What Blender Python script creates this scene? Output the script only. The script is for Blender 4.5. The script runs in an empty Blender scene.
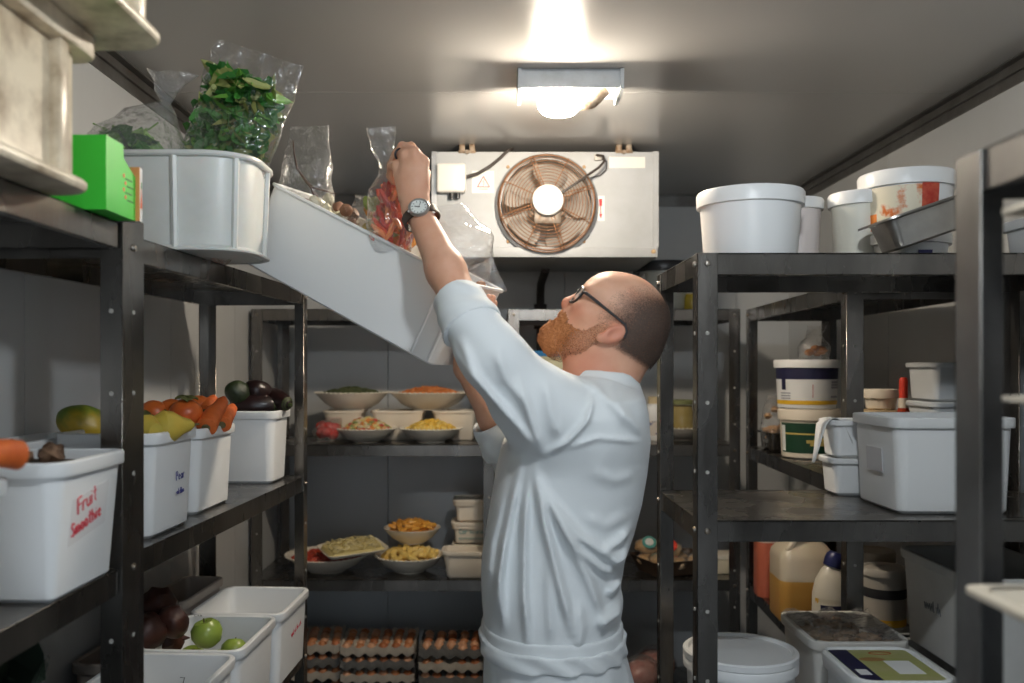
DOOR_W = 2.0; BULB_W = 285.0; BULB2_W = 250.0; EXPO = 0.68; LAMP2 = (0.30, 0.62, 2.217)
import bpy, bmesh, math, random
import numpy as np
from mathutils import Vector, Matrix, Euler, noise
random.seed(7)
PI = math.pi
SC = bpy.context.scene
COL = SC.collection
# the photograph's perspective: 900 px focal length, vanishing point (496, 367), lens 1.5 m above the floor
FPX, CX, HY, HC = 900.0, 496.0, 367.0, 1.5
def W(px, py, d):
    return Vector(((px - CX) * d / FPX, d, HC + (HY - py) * d / FPX))
def V(*a): return Vector(a)

# ------------------------------------------------------------------ materials
MATS = {}
def mat(name, col, rough=0.5, metal=0.0, noise_amt=0.0, noise_scale=8.0, col2=None, bump=0.0, bump_scale=60.0,
        stretch=None, spec=0.5, sss=0.0, trans=0.0, emit=None, estr=0.0, thresh=None, rough2=None, sheen=0.0, coat=0.0):
    if name in MATS: return MATS[name]
    m = bpy.data.materials.new(name); m.use_nodes = True
    nt = m.node_tree; N = nt.nodes; L = nt.links
    b = N['Principled BSDF']
    b.inputs['Base Color'].default_value = (*col, 1)
    b.inputs['Roughness'].default_value = rough
    b.inputs['Metallic'].default_value = metal
    b.inputs['Specular IOR Level'].default_value = spec
    if sss:
        b.inputs['Subsurface Weight'].default_value = sss
        b.inputs['Subsurface Radius'].default_value = (0.012, 0.005, 0.003)
        b.inputs['Subsurface Scale'].default_value = 0.6
    if trans: b.inputs['Transmission Weight'].default_value = trans
    if sheen: b.inputs['Sheen Weight'].default_value = sheen
    if coat: b.inputs['Coat Weight'].default_value = coat
    if emit:
        b.inputs['Emission Color'].default_value = (*emit, 1); b.inputs['Emission Strength'].default_value = estr
    tc = mp = None
    def coord():
        nonlocal tc, mp
        if tc is None:
            tc = N.new('ShaderNodeTexCoord'); mp = N.new('ShaderNodeMapping')
            L.new(tc.outputs['Object'], mp.inputs['Vector'])
            if stretch: mp.inputs['Scale'].default_value = stretch
        return mp.outputs['Vector']
    if col2 is not None:
        n = N.new('ShaderNodeTexNoise'); n.inputs['Scale'].default_value = noise_scale; n.inputs['Detail'].default_value = 6
        n.inputs['Roughness'].default_value = 0.6
        L.new(coord(), n.inputs['Vector'])
        r = N.new('ShaderNodeValToRGB')
        lo, hi = thresh if thresh else (0.35, 0.65)
        r.color_ramp.elements[0].position = lo; r.color_ramp.elements[1].position = hi
        r.color_ramp.elements[0].color = (*col, 1); r.color_ramp.elements[1].color = (*col2, 1)
        L.new(n.outputs['Fac'], r.inputs['Fac']); L.new(r.outputs['Color'], b.inputs['Base Color'])
    if rough2 is not None:
        n = N.new('ShaderNodeTexNoise'); n.inputs['Scale'].default_value = noise_scale * 1.7; n.inputs['Detail'].default_value = 5
        L.new(coord(), n.inputs['Vector'])
        r = N.new('ShaderNodeMapRange'); r.inputs[1].default_value = 0.3; r.inputs[2].default_value = 0.7
        r.inputs[3].default_value = rough; r.inputs[4].default_value = rough2
        L.new(n.outputs['Fac'], r.inputs[0]); L.new(r.outputs[0], b.inputs['Roughness'])
    if bump:
        n = N.new('ShaderNodeTexNoise'); n.inputs['Scale'].default_value = bump_scale; n.inputs['Detail'].default_value = 4
        L.new(coord(), n.inputs['Vector'])
        bp = N.new('ShaderNodeBump'); bp.inputs['Strength'].default_value = bump; bp.inputs['Distance'].default_value = 0.004
        L.new(n.outputs['Fac'], bp.inputs['Height']); L.new(bp.outputs['Normal'], b.inputs['Normal'])
    MATS[name] = m
    return m

def film(name, tint=(0.97, 0.97, 0.97), lo=0.03, hi=0.8, haze=0.035, rough=0.13, bump=0.9, bscale=30.0):
    """Thin clear wrapping: mostly see-through, glossy where it turns away, a little milky."""
    if name in MATS: return MATS[name]
    m = bpy.data.materials.new(name); m.use_nodes = True
    nt = m.node_tree; N = nt.nodes; L = nt.links
    out = N['Material Output']; b = N['Principled BSDF']
    b.inputs['Base Color'].default_value = (*[min(1, c) for c in tint], 1); b.inputs['Roughness'].default_value = rough
    b.inputs['Specular IOR Level'].default_value = 0.9
    tr = N.new('ShaderNodeBsdfTransparent'); tr.inputs['Color'].default_value = (*tint, 1)
    gl = N.new('ShaderNodeBsdfGlossy'); gl.inputs['Roughness'].default_value = rough; gl.inputs['Color'].default_value = (1, 1, 1, 1)
    lw = N.new('ShaderNodeLayerWeight'); lw.inputs['Blend'].default_value = 0.32
    mr = N.new('ShaderNodeMapRange'); mr.inputs[3].default_value = lo; mr.inputs[4].default_value = hi
    L.new(lw.outputs['Facing'], mr.inputs[0])
    tc = N.new('ShaderNodeTexCoord'); n = N.new('ShaderNodeTexNoise'); n.inputs['Scale'].default_value = bscale; n.inputs['Detail'].default_value = 3
    L.new(tc.outputs['Object'], n.inputs['Vector'])
    bp = N.new('ShaderNodeBump'); bp.inputs['Strength'].default_value = bump; bp.inputs['Distance'].default_value = 0.02
    L.new(n.outputs['Fac'], bp.inputs['Height'])
    for s in (gl, lw, b): L.new(bp.outputs['Normal'], s.inputs['Normal'])
    m1 = N.new('ShaderNodeMixShader'); L.new(mr.outputs[0], m1.inputs[0]); L.new(tr.outputs[0], m1.inputs[1]); L.new(gl.outputs[0], m1.inputs[2])
    m2 = N.new('ShaderNodeMixShader'); m2.inputs[0].default_value = haze; L.new(m1.outputs[0], m2.inputs[1]); L.new(b.outputs[0], m2.inputs[2])
    L.new(m2.outputs[0], out.inputs['Surface'])
    MATS[name] = m
    return m

# ------------------------------------------------------------------ mesh builder
class MB:
    def __init__(s): s.v = []; s.f = []; s.mi = []; s.cur = 0
    def add(s, vs, fs, M=None):
        o = len(s.v)
        s.v += [tuple(M @ Vector(v)) if M is not None else tuple(v) for v in vs]
        s.f += [tuple(i + o for i in f) for f in fs]; s.mi += [s.cur] * len(fs)
        return s
    def box(s, x0, x1, y0, y1, z0, z1, bev=0.0, M=None, seg=2):
        if bev <= 0:
            vs = [(x, y, z) for x in (x0, x1) for y in (y0, y1) for z in (z0, z1)]
            return s.add(vs, [(0, 1, 3, 2), (4, 6, 7, 5), (0, 4, 5, 1), (2, 3, 7, 6), (0, 2, 6, 4), (1, 5, 7, 3)], M)
        bm = bmesh.new(); bmesh.ops.create_cube(bm, size=1)
        for v in bm.verts: v.co = Vector(((x0 + x1) / 2 + v.co.x * (x1 - x0), (y0 + y1) / 2 + v.co.y * (y1 - y0), (z0 + z1) / 2 + v.co.z * (z1 - z0)))
        bmesh.ops.bevel(bm, geom=bm.edges[:], offset=bev, segments=seg, affect='EDGES', profile=0.5)
        return s.addbm(bm, M)
    def addbm(s, bm, M=None):
        bm.verts.index_update()
        s.add([v.co.copy() for v in bm.verts], [[v.index for v in f.verts] for f in bm.faces], M); bm.free(); return s
    def loft(s, loops, cap0=True, cap1=True, M=None, closed=True):
        n = len(loops[0]); vs = [p for l in loops for p in l]; fs = []
        for k in range(len(loops) - 1):
            for i in range(n if closed else n - 1):
                j = (i + 1) % n; fs.append((k * n + i, k * n + j, (k + 1) * n + j, (k + 1) * n + i))
        if cap0: fs.append(tuple(range(n - 1, -1, -1)))
        if cap1: fs.append(tuple((len(loops) - 1) * n + i for i in range(n)))
        return s.add(vs, fs, M)
    def lathe(s, prof, n=40, M=None, sx=1.0, sy=1.0, cap=True):
        loops = [[(r * math.cos(2 * PI * i / n) * sx, r * math.sin(2 * PI * i / n) * sy, z) for i in range(n)] for r, z in prof]
        return s.loft(loops, cap and prof[0][0] > 1e-6, cap and prof[-1][0] > 1e-6, M)
    def tube(s, pts, rad, n=8, closed=False, M=None):
        pts = [Vector(p) for p in pts]; m = len(pts)
        if not hasattr(rad, '__len__'): rad = [rad] * m
        loops = []; prev = None
        for i, p in enumerate(pts):
            a = pts[(i - 1) % m] if (closed or i > 0) else p; b = pts[(i + 1) % m] if (closed or i < m - 1) else p
            t = (b - a); t = t.normalized() if t.length > 1e-9 else Vector((0, 0, 1))
            if prev is None:
                u = t.cross(Vector((0, 0, 1)) if abs(t.z) < 0.9 else Vector((1, 0, 0))).normalized()
            else:
                u = (prev - t * prev.dot(t)); u = u.normalized() if u.length > 1e-6 else t.orthogonal().normalized()
            prev = u; w = t.cross(u)
            loops.append([p + (u * math.cos(2 * PI * k / n) + w * math.sin(2 * PI * k / n)) * rad[i] for k in range(n)])
        if closed: loops.append(loops[0]); return s.loft(loops, False, False, M)
        return s.loft(loops, True, True, M)
    def ell(s, c, r, R=None, nu=16, nv=10, amp=0.0, fr=4.0, seed=0.0):
        c = Vector(c); r = r if hasattr(r, '__len__') else (r, r, r)
        vs = []; fs = []
        def P(a, b):
            d = Vector((math.cos(a) * math.sin(b), math.sin(a) * math.sin(b), math.cos(b)))
            k = 1 + (amp * noise.noise(d * fr + Vector((seed, seed * 1.7, -seed))) if amp else 0)
            p = Vector((d.x * r[0], d.y * r[1], d.z * r[2])) * k
            return c + (R @ p if R is not None else p)
        vs.append(P(0, 0))
        for j in range(1, nv):
            for i in range(nu): vs.append(P(2 * PI * i / nu, PI * j / nv))
        vs.append(P(0, PI)); last = len(vs) - 1
        for i in range(nu): fs.append((0, 1 + i, 1 + (i + 1) % nu))
        for j in range(nv - 2):
            for i in range(nu):
                a = 1 + j * nu + i; b = 1 + j * nu + (i + 1) % nu; fs.append((a, a + nu, b + nu, b))
        o = 1 + (nv - 2) * nu
        for i in range(nu): fs.append((o + i, last, o + (i + 1) % nu))
        return s.add(vs, fs)
    def prism(s, poly, z0, z1, M=None):
        return s.loft([[(x, y, z0) for x, y in poly], [(x, y, z1) for x, y in poly]], True, True, M)
    def data(s, name, mats, smooth=True, angle=38):
        me = bpy.data.meshes.new(name); me.from_pydata(s.v, [], s.f)
        for m in (mats if isinstance(mats, (list, tuple)) else [mats]): me.materials.append(m)
        if any(s.mi): me.polygons.foreach_set('material_index', s.mi)
        bm = bmesh.new(); bm.from_mesh(me); bmesh.ops.recalc_face_normals(bm, faces=bm.faces[:]); bm.to_mesh(me); bm.free()
        if smooth:
            me.polygons.foreach_set('use_smooth', [True] * len(me.polygons))
            try: me.set_sharp_from_angle(angle=math.radians(angle))
            except Exception: pass
        me.update(); return me
    def build(s, name, mats, parent=None, smooth=True, angle=38, loc=None, origin=None):
        if origin is not None:
            o0 = Vector(origin); s.v = [tuple(Vector(v) - o0) for v in s.v]; loc = o0
        o = bpy.data.objects.new(name, s.data(name, mats, smooth, angle)); COL.objects.link(o)
        if loc is not None: o.location = loc
        if parent is not None: o.parent = parent
        return o

def tag(o, label=None, cat=None, group=None, kind=None):
    if label: o['label'] = label
    if cat: o['category'] = cat
    if group: o['group'] = group
    if kind: o['kind'] = kind
    return o
def thing(name, label, cat, loc=(0, 0, 0), rz=0.0, group=None, rot=None):
    o = bpy.data.objects.new(name, None); COL.objects.link(o); o.empty_display_size = 0.05
    o.location = loc; o.rotation_euler = rot if rot is not None else (0, 0, rz)
    return tag(o, label, cat, group)
def copy_tree(o, parent=None):
    c = o.copy(); COL.objects.link(c)
    if parent is not None: c.parent = parent
    for ch in list(o.children): copy_tree(ch, c)
    return c
def rrect(w, d, r, z, n=5, cx=0.0, cy=0.0):
    r = min(r, w / 2 - 1e-4, d / 2 - 1e-4); pts = []
    for (sx, sy, a0) in ((1, 1, 0), (-1, 1, PI / 2), (-1, -1, PI), (1, -1, 1.5 * PI)):
        for k in range(n + 1):
            a = a0 + PI / 2 * k / n
            pts.append((cx + sx * (w / 2 - r) + r * math.cos(a), cy + sy * (d / 2 - r) + r * math.sin(a), z))
    return pts

# hand lettering: strokes in a unit box
GL = {
 'F': (.55, [[(0, 0), (.03, 1)], [(.03, 1), (.55, 1.03)], [(.02, .55), (.42, .58)]]),
 'r': (.4, [[(0, 0), (.02, .6)], [(.02, .42), (.15, .58), (.36, .58)]]),
 'u': (.5, [[(0, .6), (.02, .15), (.18, 0), (.4, .15), (.44, .6), (.46, 0)]]),
 'i': (.2, [[(.05, .6), (.06, 0)], [(.05, .8), (.07, .84)]]),
 't': (.4, [[(.18, 1), (.16, .1), (.32, .02)], [(0, .66), (.38, .68)]]),
 's': (.42, [[(.4, .55), (.2, .64), (.05, .48), (.36, .22), (.2, 0), (0, .08)]]),
 'S': (.5, [[(.48, .9), (.25, 1), (.05, .78), (.42, .34), (.25, 0), (0, .12)]]),
 'm': (.7, [[(0, 0), (.02, .6)], [(.02, .45), (.18, .6), (.3, .45), (.3, 0)], [(.3, .45), (.48, .6), (.62, .45), (.62, 0)]]),
 'o': (.5, [[(.22, .6), (.03, .45), (.05, .12), (.22, 0), (.42, .15), (.42, .45), (.22, .6)]]),
 'h': (.5, [[(0, 1), (.02, 0)], [(.02, .4), (.2, .6), (.4, .45), (.42, 0)]]),
 'e': (.48, [[(.03, .32), (.4, .36), (.3, .6), (.08, .52), (.04, .15), (.2, 0), (.42, .1)]]),
 'P': (.5, [[(0, 0), (.02, 1), (.35, 1), (.46, .78), (.3, .52), (.03, .5)]]),
 'a': (.48, [[(.4, .55), (.15, .6), (.02, .3), (.15, 0), (.38, .2), (.4, .58), (.43, 0)]]),
 'n': (.5, [[(0, 0), (.02, .6)], [(.02, .4), (.2, .6), (.4, .45), (.42, 0)]]),
 'c': (.42, [[(.38, .5), (.2, .6), (.03, .4), (.06, .1), (.22, 0), (.4, .1)]]),
 'C': (.55, [[(.5, .85), (.28, 1), (.04, .7), (.05, .28), (.28, 0), (.52, .15)]]),
 'd': (.5, [[(.42, 1), (.42, 0)], [(.42, .45), (.2, .6), (.03, .35), (.12, .02), (.42, .2)]]),
 'l': (.2, [[(.05, 1), (.08, 0)]]), ' ': (.35, []),
 '1': (.3, [[(.02, .8), (.16, 1), (.16, 0)]]), '0': (.5, [[(.22, 1), (.03, .75), (.05, .2), (.22, 0), (.42, .25), (.42, .75), (.22, 1)]]),
 '7': (.45, [[(0, 1), (.42, 1), (.15, 0)]]), '/': (.3, [[(0, 0), (.25, 1)]]), '2': (.45, [[(.02, .8), (.2, 1), (.4, .8), (.02, .02), (.42, .02)]]),
}
def strokes(mb, text, o, right, up, h, rad=0.0012):
    o = Vector(o); right = Vector(right).normalized(); up = Vector(up).normalized(); x = 0
    for ch in text:
        adv, ls = GL[ch]
        for l in ls: mb.tube([o + right * (x + p[0]) * h + up * p[1] * h for p in l], rad, 5)
        x += adv + 0.16
    return x * h

def scribble(mb, o, right, up, h, length, rad, seed):
    """a line of handwriting too faint to read"""
    o = Vector(o); right = Vector(right).normalized(); up = Vector(up).normalized(); rs = random.Random(seed); x = 0.0
    while x < length:
        n_ = rs.randint(3, 6); pts = []
        for i in range(n_ * 2):
            pts.append(o + right * (x + i * h * .16) + up * h * ((.05 if i % 2 else (1.0 if rs.random() < .25 else .6)) + rs.uniform(-.08, .08)))
        mb.tube(pts, rad, 5); x += n_ * 2 * h * .16 + h * .25
# ------------------------------------------------------------------ common materials
STEEL = mat('stainless_steel', (0.24, 0.222, 0.20), 0.17, 0.93, col2=(0.125, 0.115, 0.105), noise_scale=5, rough2=0.36, bump=0.05, bump_scale=120, stretch=(1, 1, 0.35))
STEEL_B = mat('bright_steel', (0.62, 0.61, 0.6), 0.28, 0.95, col2=(0.5, 0.49, 0.47), noise_scale=9, rough2=0.42)
BOLT = mat('bolt_steel', (0.35, 0.33, 0.30), 0.4, 0.9, col2=(0.2, 0.15, 0.1), noise_scale=90)
WHITE = mat('white_plastic', (0.86, 0.865, 0.86), 0.34, bump=0.03, bump_scale=200)
WHITE2 = mat('milky_plastic', (0.74, 0.75, 0.72), 0.36, sss=0.12, col2=(0.66, 0.67, 0.64), noise_scale=9)
CREAM = mat('cream_plastic', (0.86, 0.77, 0.64), 0.42, col2=(0.80, 0.71, 0.58), noise_scale=6)
GREY_PL = mat('grey_plastic', (0.40, 0.42, 0.42), 0.42, col2=(0.34, 0.355, 0.36), noise_scale=7)
DIRTY = mat('stained_plastic', (0.76, 0.66, 0.50), 0.34, col2=(0.28, 0.20, 0.12), noise_scale=15, thresh=(0.40, 0.72), bump=0.12, bump_scale=25)
PAPER = mat('paper', (0.82, 0.82, 0.80), 0.8)
INK_R = mat('red_marker', (0.62, 0.05, 0.07), 0.6)
INK_B = mat('blue_marker', (0.06, 0.06, 0.22), 0.6)
INK_T = mat('teal_marker', (0.04, 0.30, 0.28), 0.6)
INK_K = mat('black_marker', (0.04, 0.04, 0.05), 0.6)
FILM = film('clear_film')
FILM_T = film('clear_film_haze', haze=0.09, bump=1.0, bscale=40)
BLACK = mat('black_plastic', (0.025, 0.025, 0.028), 0.35)
RUBBER = mat('dark_cable', (0.045, 0.035, 0.03), 0.5)
# ------------------------------------------------------------------ the setting
ZC = 2.217; XR = 1.22; XL = -0.885; YB = 3.75; YF = -0.95
PANEL = mat('painted_metal_panel', (0.56, 0.57, 0.57), 0.28, col2=(0.51, 0.515, 0.51), noise_scale=2.2, rough2=0.42, bump=0.03, bump_scale=8, stretch=(1, 1, 0.25))
CEILM = mat('ceiling_metal_panel', (0.45, 0.445, 0.435), 0.22, bump=0.010, bump_scale=3, spec=0.65)
COVE = mat('aluminium_cove', (0.20, 0.195, 0.185), 0.40, 0.6, col2=(0.14, 0.13, 0.12), noise_scale=14)
SEAM = mat('panel_joint', (0.10, 0.08, 0.06), 0.7)
FLOORM = mat('floor_vinyl', (0.20, 0.19, 0.18), 0.5, col2=(0.15, 0.145, 0.14), noise_scale=20)
def structure(name, mb, m, label=None, **k):
    return tag(mb.build(name, m, **k), label, None, None, 'structure')
t = 0.06
structure('floor', MB().box(XL - t, XR + t, YF - t, YB + t, -0.05, 0), FLOORM, 'grey vinyl floor of the cold room')
c = MB()
for a, b in ((YF - t, 2.347), (2.350, YB + t)): c.box(XL - t, XR + t, a, b, ZC, ZC + 0.03)
structure('ceiling', c, CEILM, 'glossy grey metal panel ceiling', smooth=False)
structure('ceiling_backing', MB().box(XL - t, XR + t, YF - t, YB + t, ZC + 0.03, ZC + 0.06), SEAM)
def seamed(name, axis, cuts, lo, hi, a, b):
    m = MB(); edges = [lo] + cuts + [hi]
    for i in range(len(edges) - 1):
        p = edges[i] + (0.0015 if i else 0); q = edges[i + 1] - (0.0015 if i < len(edges) - 2 else 0)
        if axis == 'y': m.box(a, b, p, q, 0, ZC)
        else: m.box(p, q, a, b, 0, ZC)
    if axis == 'y': m.box(a - 0.02 if a < 0 else b, a if a < 0 else b + 0.02, lo, hi, 0, ZC)
    else: m.box(lo, hi, b, b + 0.02, 0, ZC)
    return structure(name, m, PANEL, smooth=False)
seamed('wall_left', 'y', [0.55, 1.69, 2.45, 3.05], YF, YB, XL - 0.03, XL)
seamed('wall_right', 'y', [0.6, 1.7, 2.8], YF, YB, XR, XR + 0.03)
seamed('wall_back', 'x', [-0.45, 0.285, 1.0], XL, XR, YB, YB + 0.03)
fm = MB()                                   # the wall behind the camera, with its open doorway
fm.box(XL, -0.35, YF - 0.05, YF, 0, ZC); fm.box(0.75, XR, YF - 0.05, YF, 0, ZC); fm.box(-0.35, 0.75, YF - 0.05, YF, 2.0, ZC)
structure('wall_front', fm, PANEL, smooth=False)
def cove(name, x0, x1, y0, y1, sx, sy):
    m = MB()
    if sx:
        xa = x1 if sx > 0 else x0
        m.box(min(xa, xa - sx * 0.004), max(xa, xa - sx * 0.004), y0, y1, ZC - 0.056, ZC - 0.004)
        m.box(min(xa - sx * .012, xa - sx * 0.004), max(xa - sx * .012, xa - sx * 0.004), y0, y1, ZC - 0.030, ZC - 0.026)
        m.box(min(xa, xa - sx * 0.024), max(xa, xa - sx * 0.024), y0, y1, ZC - 0.004, ZC - 0.0005)
    else:
        m.box(x0, x1, y1 - 0.004, y1, ZC - 0.050, ZC - 0.004); m.box(x0, x1, y1 - 0.022, y1, ZC - 0.004, ZC - 0.0005)
    return structure(name, m, COVE, smooth=False)
cove('trim_1', XL, XR, YF, YB, 1, 0); cove('trim_2', XL, XR, YF, YB, -1, 0); cove('trim_3', XL, XR, YF, YB, 0, 1)

# ------------------------------------------------------------------ camera and light
cam = bpy.data.cameras.new('camera'); co = bpy.data.objects.new('camera', cam); COL.objects.link(co)
co.location = (0, 0, HC); co.rotation_euler = (PI / 2, 0, 0)
cam.sensor_width = 36; cam.lens = FPX / 1024 * 36
cam.shift_x = (512 - CX) / 1024; cam.shift_y = (HY - 341.5) / 1024
cam.clip_start = 0.02; cam.dof.use_dof = True; cam.dof.focus_distance = 2.0; cam.dof.aperture_fstop = 3.2
SC.camera = co
w = bpy.data.worlds.new('world'); SC.world = w; w.use_nodes = True
w.node_tree.nodes['Background'].inputs['Color'].default_value = (0.75, 0.87, 1.0, 1)
w.node_tree.nodes['Background'].inputs['Strength'].default_value = 0.8
def area(name, loc, rot, sx, sy, power, col):
    l = bpy.data.lights.new(name, 'AREA'); l.shape = 'RECTANGLE'; l.size = sx; l.size_y = sy; l.energy = power; l.color = col
    o = bpy.data.objects.new(name, l); COL.objects.link(o); o.location = loc; o.rotation_euler = rot; return o
area('doorway_fill', (0.2, YF - 0.02, 1.5), (PI / 2, 0, 0), 1.05, 0.95, DOOR_W, (0.80, 0.91, 1.0))  # cool fill light added at the unseen doorway to brighten camera-facing sides
SC.view_settings.view_transform = 'Standard'; SC.view_settings.look = 'None'; SC.view_settings.gamma = 1
SC.view_settings.exposure = EXPO; SC.view_settings.use_curve_mapping = False
SC.cycles.max_bounces = 10; SC.cycles.transparent_max_bounces = 24; SC.cycles.use_denoising = True
SC.cycles.sample_clamp_indirect = 6; SC.cycles.caustics_reflective = False; SC.cycles.caustics_refractive = False

# ------------------------------------------------------------------ bulkhead lamp
GREYMET = mat('grey_enamel', (0.50, 0.54, 0.57), 0.45, col2=(0.42, 0.45, 0.47), noise_scale=20)
REFL = mat('lamp_reflector', (0.86, 0.84, 0.80), 0.3, col2=(0.75, 0.68, 0.58), noise_scale=18, thresh=(.5, .8))
lx0, lx1, ly0, ly1 = 0.062, 0.298, 2.160, 2.275
lamp = thing('ceiling_lamp', 'grey bulkhead lamp with a bare glowing bulb on the ceiling', 'lamp', ((lx0 + lx1) / 2, (ly0 + ly1) / 2, ZC))
hw, hd = (lx1 - lx0) / 2, (ly1 - ly0) / 2
h = MB()
h.box(-hw, hw, -hd, -hd + 0.003, -0.046, -0.001); h.box(-hw, hw, hd - 0.003, hd, -0.040, -0.001); h.box(-hw, hw, -hd, hd, -0.006, -0.001)
h.build('housing', GREYMET, lamp)
for sx in (-1, 1):
    e = MB(); xa = sx * hw
    e.prism([(-hd - 0.006, -0.001), (hd + 0.004, -0.001), (hd + 0.004, -0.052), (hd - 0.02, -0.062), (-hd - 0.006, -0.050)], min(0, sx * 0.009), max(0, sx * 0.009),
            Matrix.Translation((xa, 0, 0)) @ Matrix(((0, 0, 1, 0), (1, 0, 0, 0), (0, 1, 0, 0), (0, 0, 0, 1))))
    e.build('end_plate', GREYMET, lamp)
MB().box(-hw + 0.006, hw - 0.006, -hd + 0.006, hd - 0.006, -0.011, -0.0065).build('reflector', REFL, lamp)
BULB = mat('glowing_bulb', (1, 1, 1), 0.4, emit=(1.0, 0.87, 0.70), estr=BULB_W)
b = MB(); b.tube([(-0.075 + 0.1 * i / 8, 0.0, -0.070) for i in range(9)], [0.012, 0.025, 0.030, 0.032, 0.032, 0.032, 0.030, 0.025, 0.012], 16)
b.build('bulb', BULB, lamp)
MB().tube([(0.02, 0, -0.070), (0.045, 0, -0.066), (0.05, 0, -0.064), (0.085, 0, -0.030)], [0.016, 0.017, 0.02, 0.02], 14).build('lamp_holder', mat('lamp_holder', (.5, .42, .33), .5, col2=(.2, .12, .07), noise_scale=60), lamp)
MB().tube([(0.06, 0.0, -0.03), (0.085, -0.02, -0.035), (0.098, -0.03, -0.02), (0.105, -0.01, -0.012)], 0.003, 6).build('wire', mat('rust', (.30, .14, .06), .8, col2=(.42, .22, .10), noise_scale=80), lamp)

lamp2 = copy_tree(lamp); lamp2.location = LAMP2; lamp2['label'] = 'second grey bulkhead lamp, on the ceiling nearer the doorway'
for o_ in lamp2.children:
    if o_.name.startswith('bulb'):
        o_.data = o_.data.copy(); o_.data.materials[0] = mat('cool_glowing_bulb', (1, 1, 1), 0.4, emit=(0.88, 0.95, 1.0), estr=BULB2_W)
# ------------------------------------------------------------------ evaporator unit
EV = mat('evaporator_enamel', (0.46, 0.475, 0.49), 0.42, col2=(0.40, 0.41, 0.415), noise_scale=6, bump=0.02)
RUST = mat('rusty_wire', (0.24, 0.105, 0.04), 0.65, 0.2, col2=(0.34, 0.17, 0.08), noise_scale=45)
RUST2 = mat('rust_stain', (0.33, 0.17, 0.07), 0.8, col2=(0.55, 0.42, 0.25), noise_scale=50)
DARKM = mat('dark_metal', (0.05, 0.05, 0.055), 0.5, 0.5)
FINS = mat('aluminium_fins', (0.50, 0.48, 0.44), 0.5, 0.0, col2=(.38, .36, .33), noise_scale=30)
ye = 2.90; p0 = W(433, 257, ye); p1 = W(657, 152, ye)
ev = thing('evaporator_unit', 'white cold room evaporator with one fan hung under the ceiling', 'cooling unit', ((p0.x + p1.x) / 2, ye, p0.z))
ew, eh, ed = (p1.x - p0.x) / 2, p1.z - p0.z, 0.44
def EL(px, py, d=ye):
    q = W(px, py, d); return Vector((q.x - (p0.x + p1.x) / 2, q.y - ye, q.z - p0.z))
fc = EL(546.5, 204.5); R0 = 0.150
body = MB()
body.box(-ew, -ew + .003, 0.004, ed, 0, eh); body.box(ew - .003, ew, 0.004, ed, 0, eh); body.box(-ew, ew, 0.004, ed, eh - .003, eh)
body.box(-ew, ew, 0.004, ed, 0, 0.003); body.box(-ew, ew, ed - .02, ed, 0, eh)
body.build('casing', EV, ev, smooth=False)
fp = MB(); angs = sorted(set([2 * PI * i / 72 for i in range(72)] + [math.atan2(z - fc.z, x - fc.x) % (2 * PI) for x in (-ew, ew) for z in (0, eh)]))
outer, inner = [], []
for a in angs:
    dx, dz = math.cos(a), math.sin(a); ts = []
    if abs(dx) > 1e-9: ts.append(((ew if dx > 0 else -ew) - fc.x) / dx)
    if abs(dz) > 1e-9: ts.append(((eh if dz > 0 else 0) - fc.z) / dz)
    q = min(ts); outer.append((fc.x + dx * q, fc.z + dz * q)); inner.append((fc.x + dx * R0, fc.z + dz * R0))
fp.loft([[(x, 0.004, z) for x, z in outer], [(x, 0, z) for x, z in outer], [(x, 0, z) for x, z in inner], [(x, 0.004, z) for x, z in inner], [(x, 0.07, z) for x, z in inner]], False, False)
fp.build('front_panel', EV, ev, angle=25)
MB().box(-ew, ew, -0.012, 0.0, -0.002, 0.030, 0.002).build('drip_edge', EV, ev)
MB().box(-ew - .004, -ew + .012, -0.008, 0, 0.03, eh).build('corner_angle', STEEL_B, ev)
MB().box(ew - .014, ew + .004, -0.008, 0, 0.03, eh).build('corner_angle', EV, ev)
MB().lathe([(R0 + 0.016, 0), (R0 + 0.016, 0.010), (R0 + 0.004, 0.016), (R0 - 0.003, 0.016), (R0 - 0.003, 0.0)], 56, Matrix.Translation(fc + V(0.0, -0.0, -0.004)) @ Matrix.Rotation(PI / 2, 4, 'X'), cap=False).build('fan_shroud', mat('grey_shroud', (.33, .34, .35), .4, .5), ev)
g = MB(); MT = Matrix.Translation(fc) @ Matrix.Rotation(PI / 2, 4, 'X')
def dome(r): return 0.020 + 0.045 * math.sqrt(max(0, 1 - (r / (R0 + 0.012)) ** 2))
rings = [R0 + 0.006, R0 + 0.001] + [0.141 - 0.0098 * k for k in range(11)]
for i, r in enumerate(rings):
    g.tube([(r * math.cos(2 * PI * k / 56), r * math.sin(2 * PI * k / 56), dome(r) if i > 0 else 0.016) for k in range(56)], 0.0024 if i < 2 else 0.0014, 5, True, MT)
for k in range(8):
    a = 2 * PI * k / 8 + 0.33
    for off in ((0, ) if k % 2 else (-0.005, 0.005)):
        pts = []
        for j in range(9):
            r = 0.036 + (R0 + 0.006 - 0.036) * j / 8; ca, sa = math.cos(a), math.sin(a)
            pts.append((r * ca - off * sa, r * sa + off * ca, dome(r) + 0.0025))
        g.tube(pts, 0.0018, 5, False, MT)
g.build('fan_guard', RUST, ev)
mo = MB(); mo.lathe([(0.0, 0.09), (0.040, 0.09), (0.048, 0.084), (0.050, 0.07), (0.050, -0.04), (0.0, -0.04)], 36, MT)
mo.build('fan_motor', mat('white_motor_cap', (.83, .83, .81), .35), ev)
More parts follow.
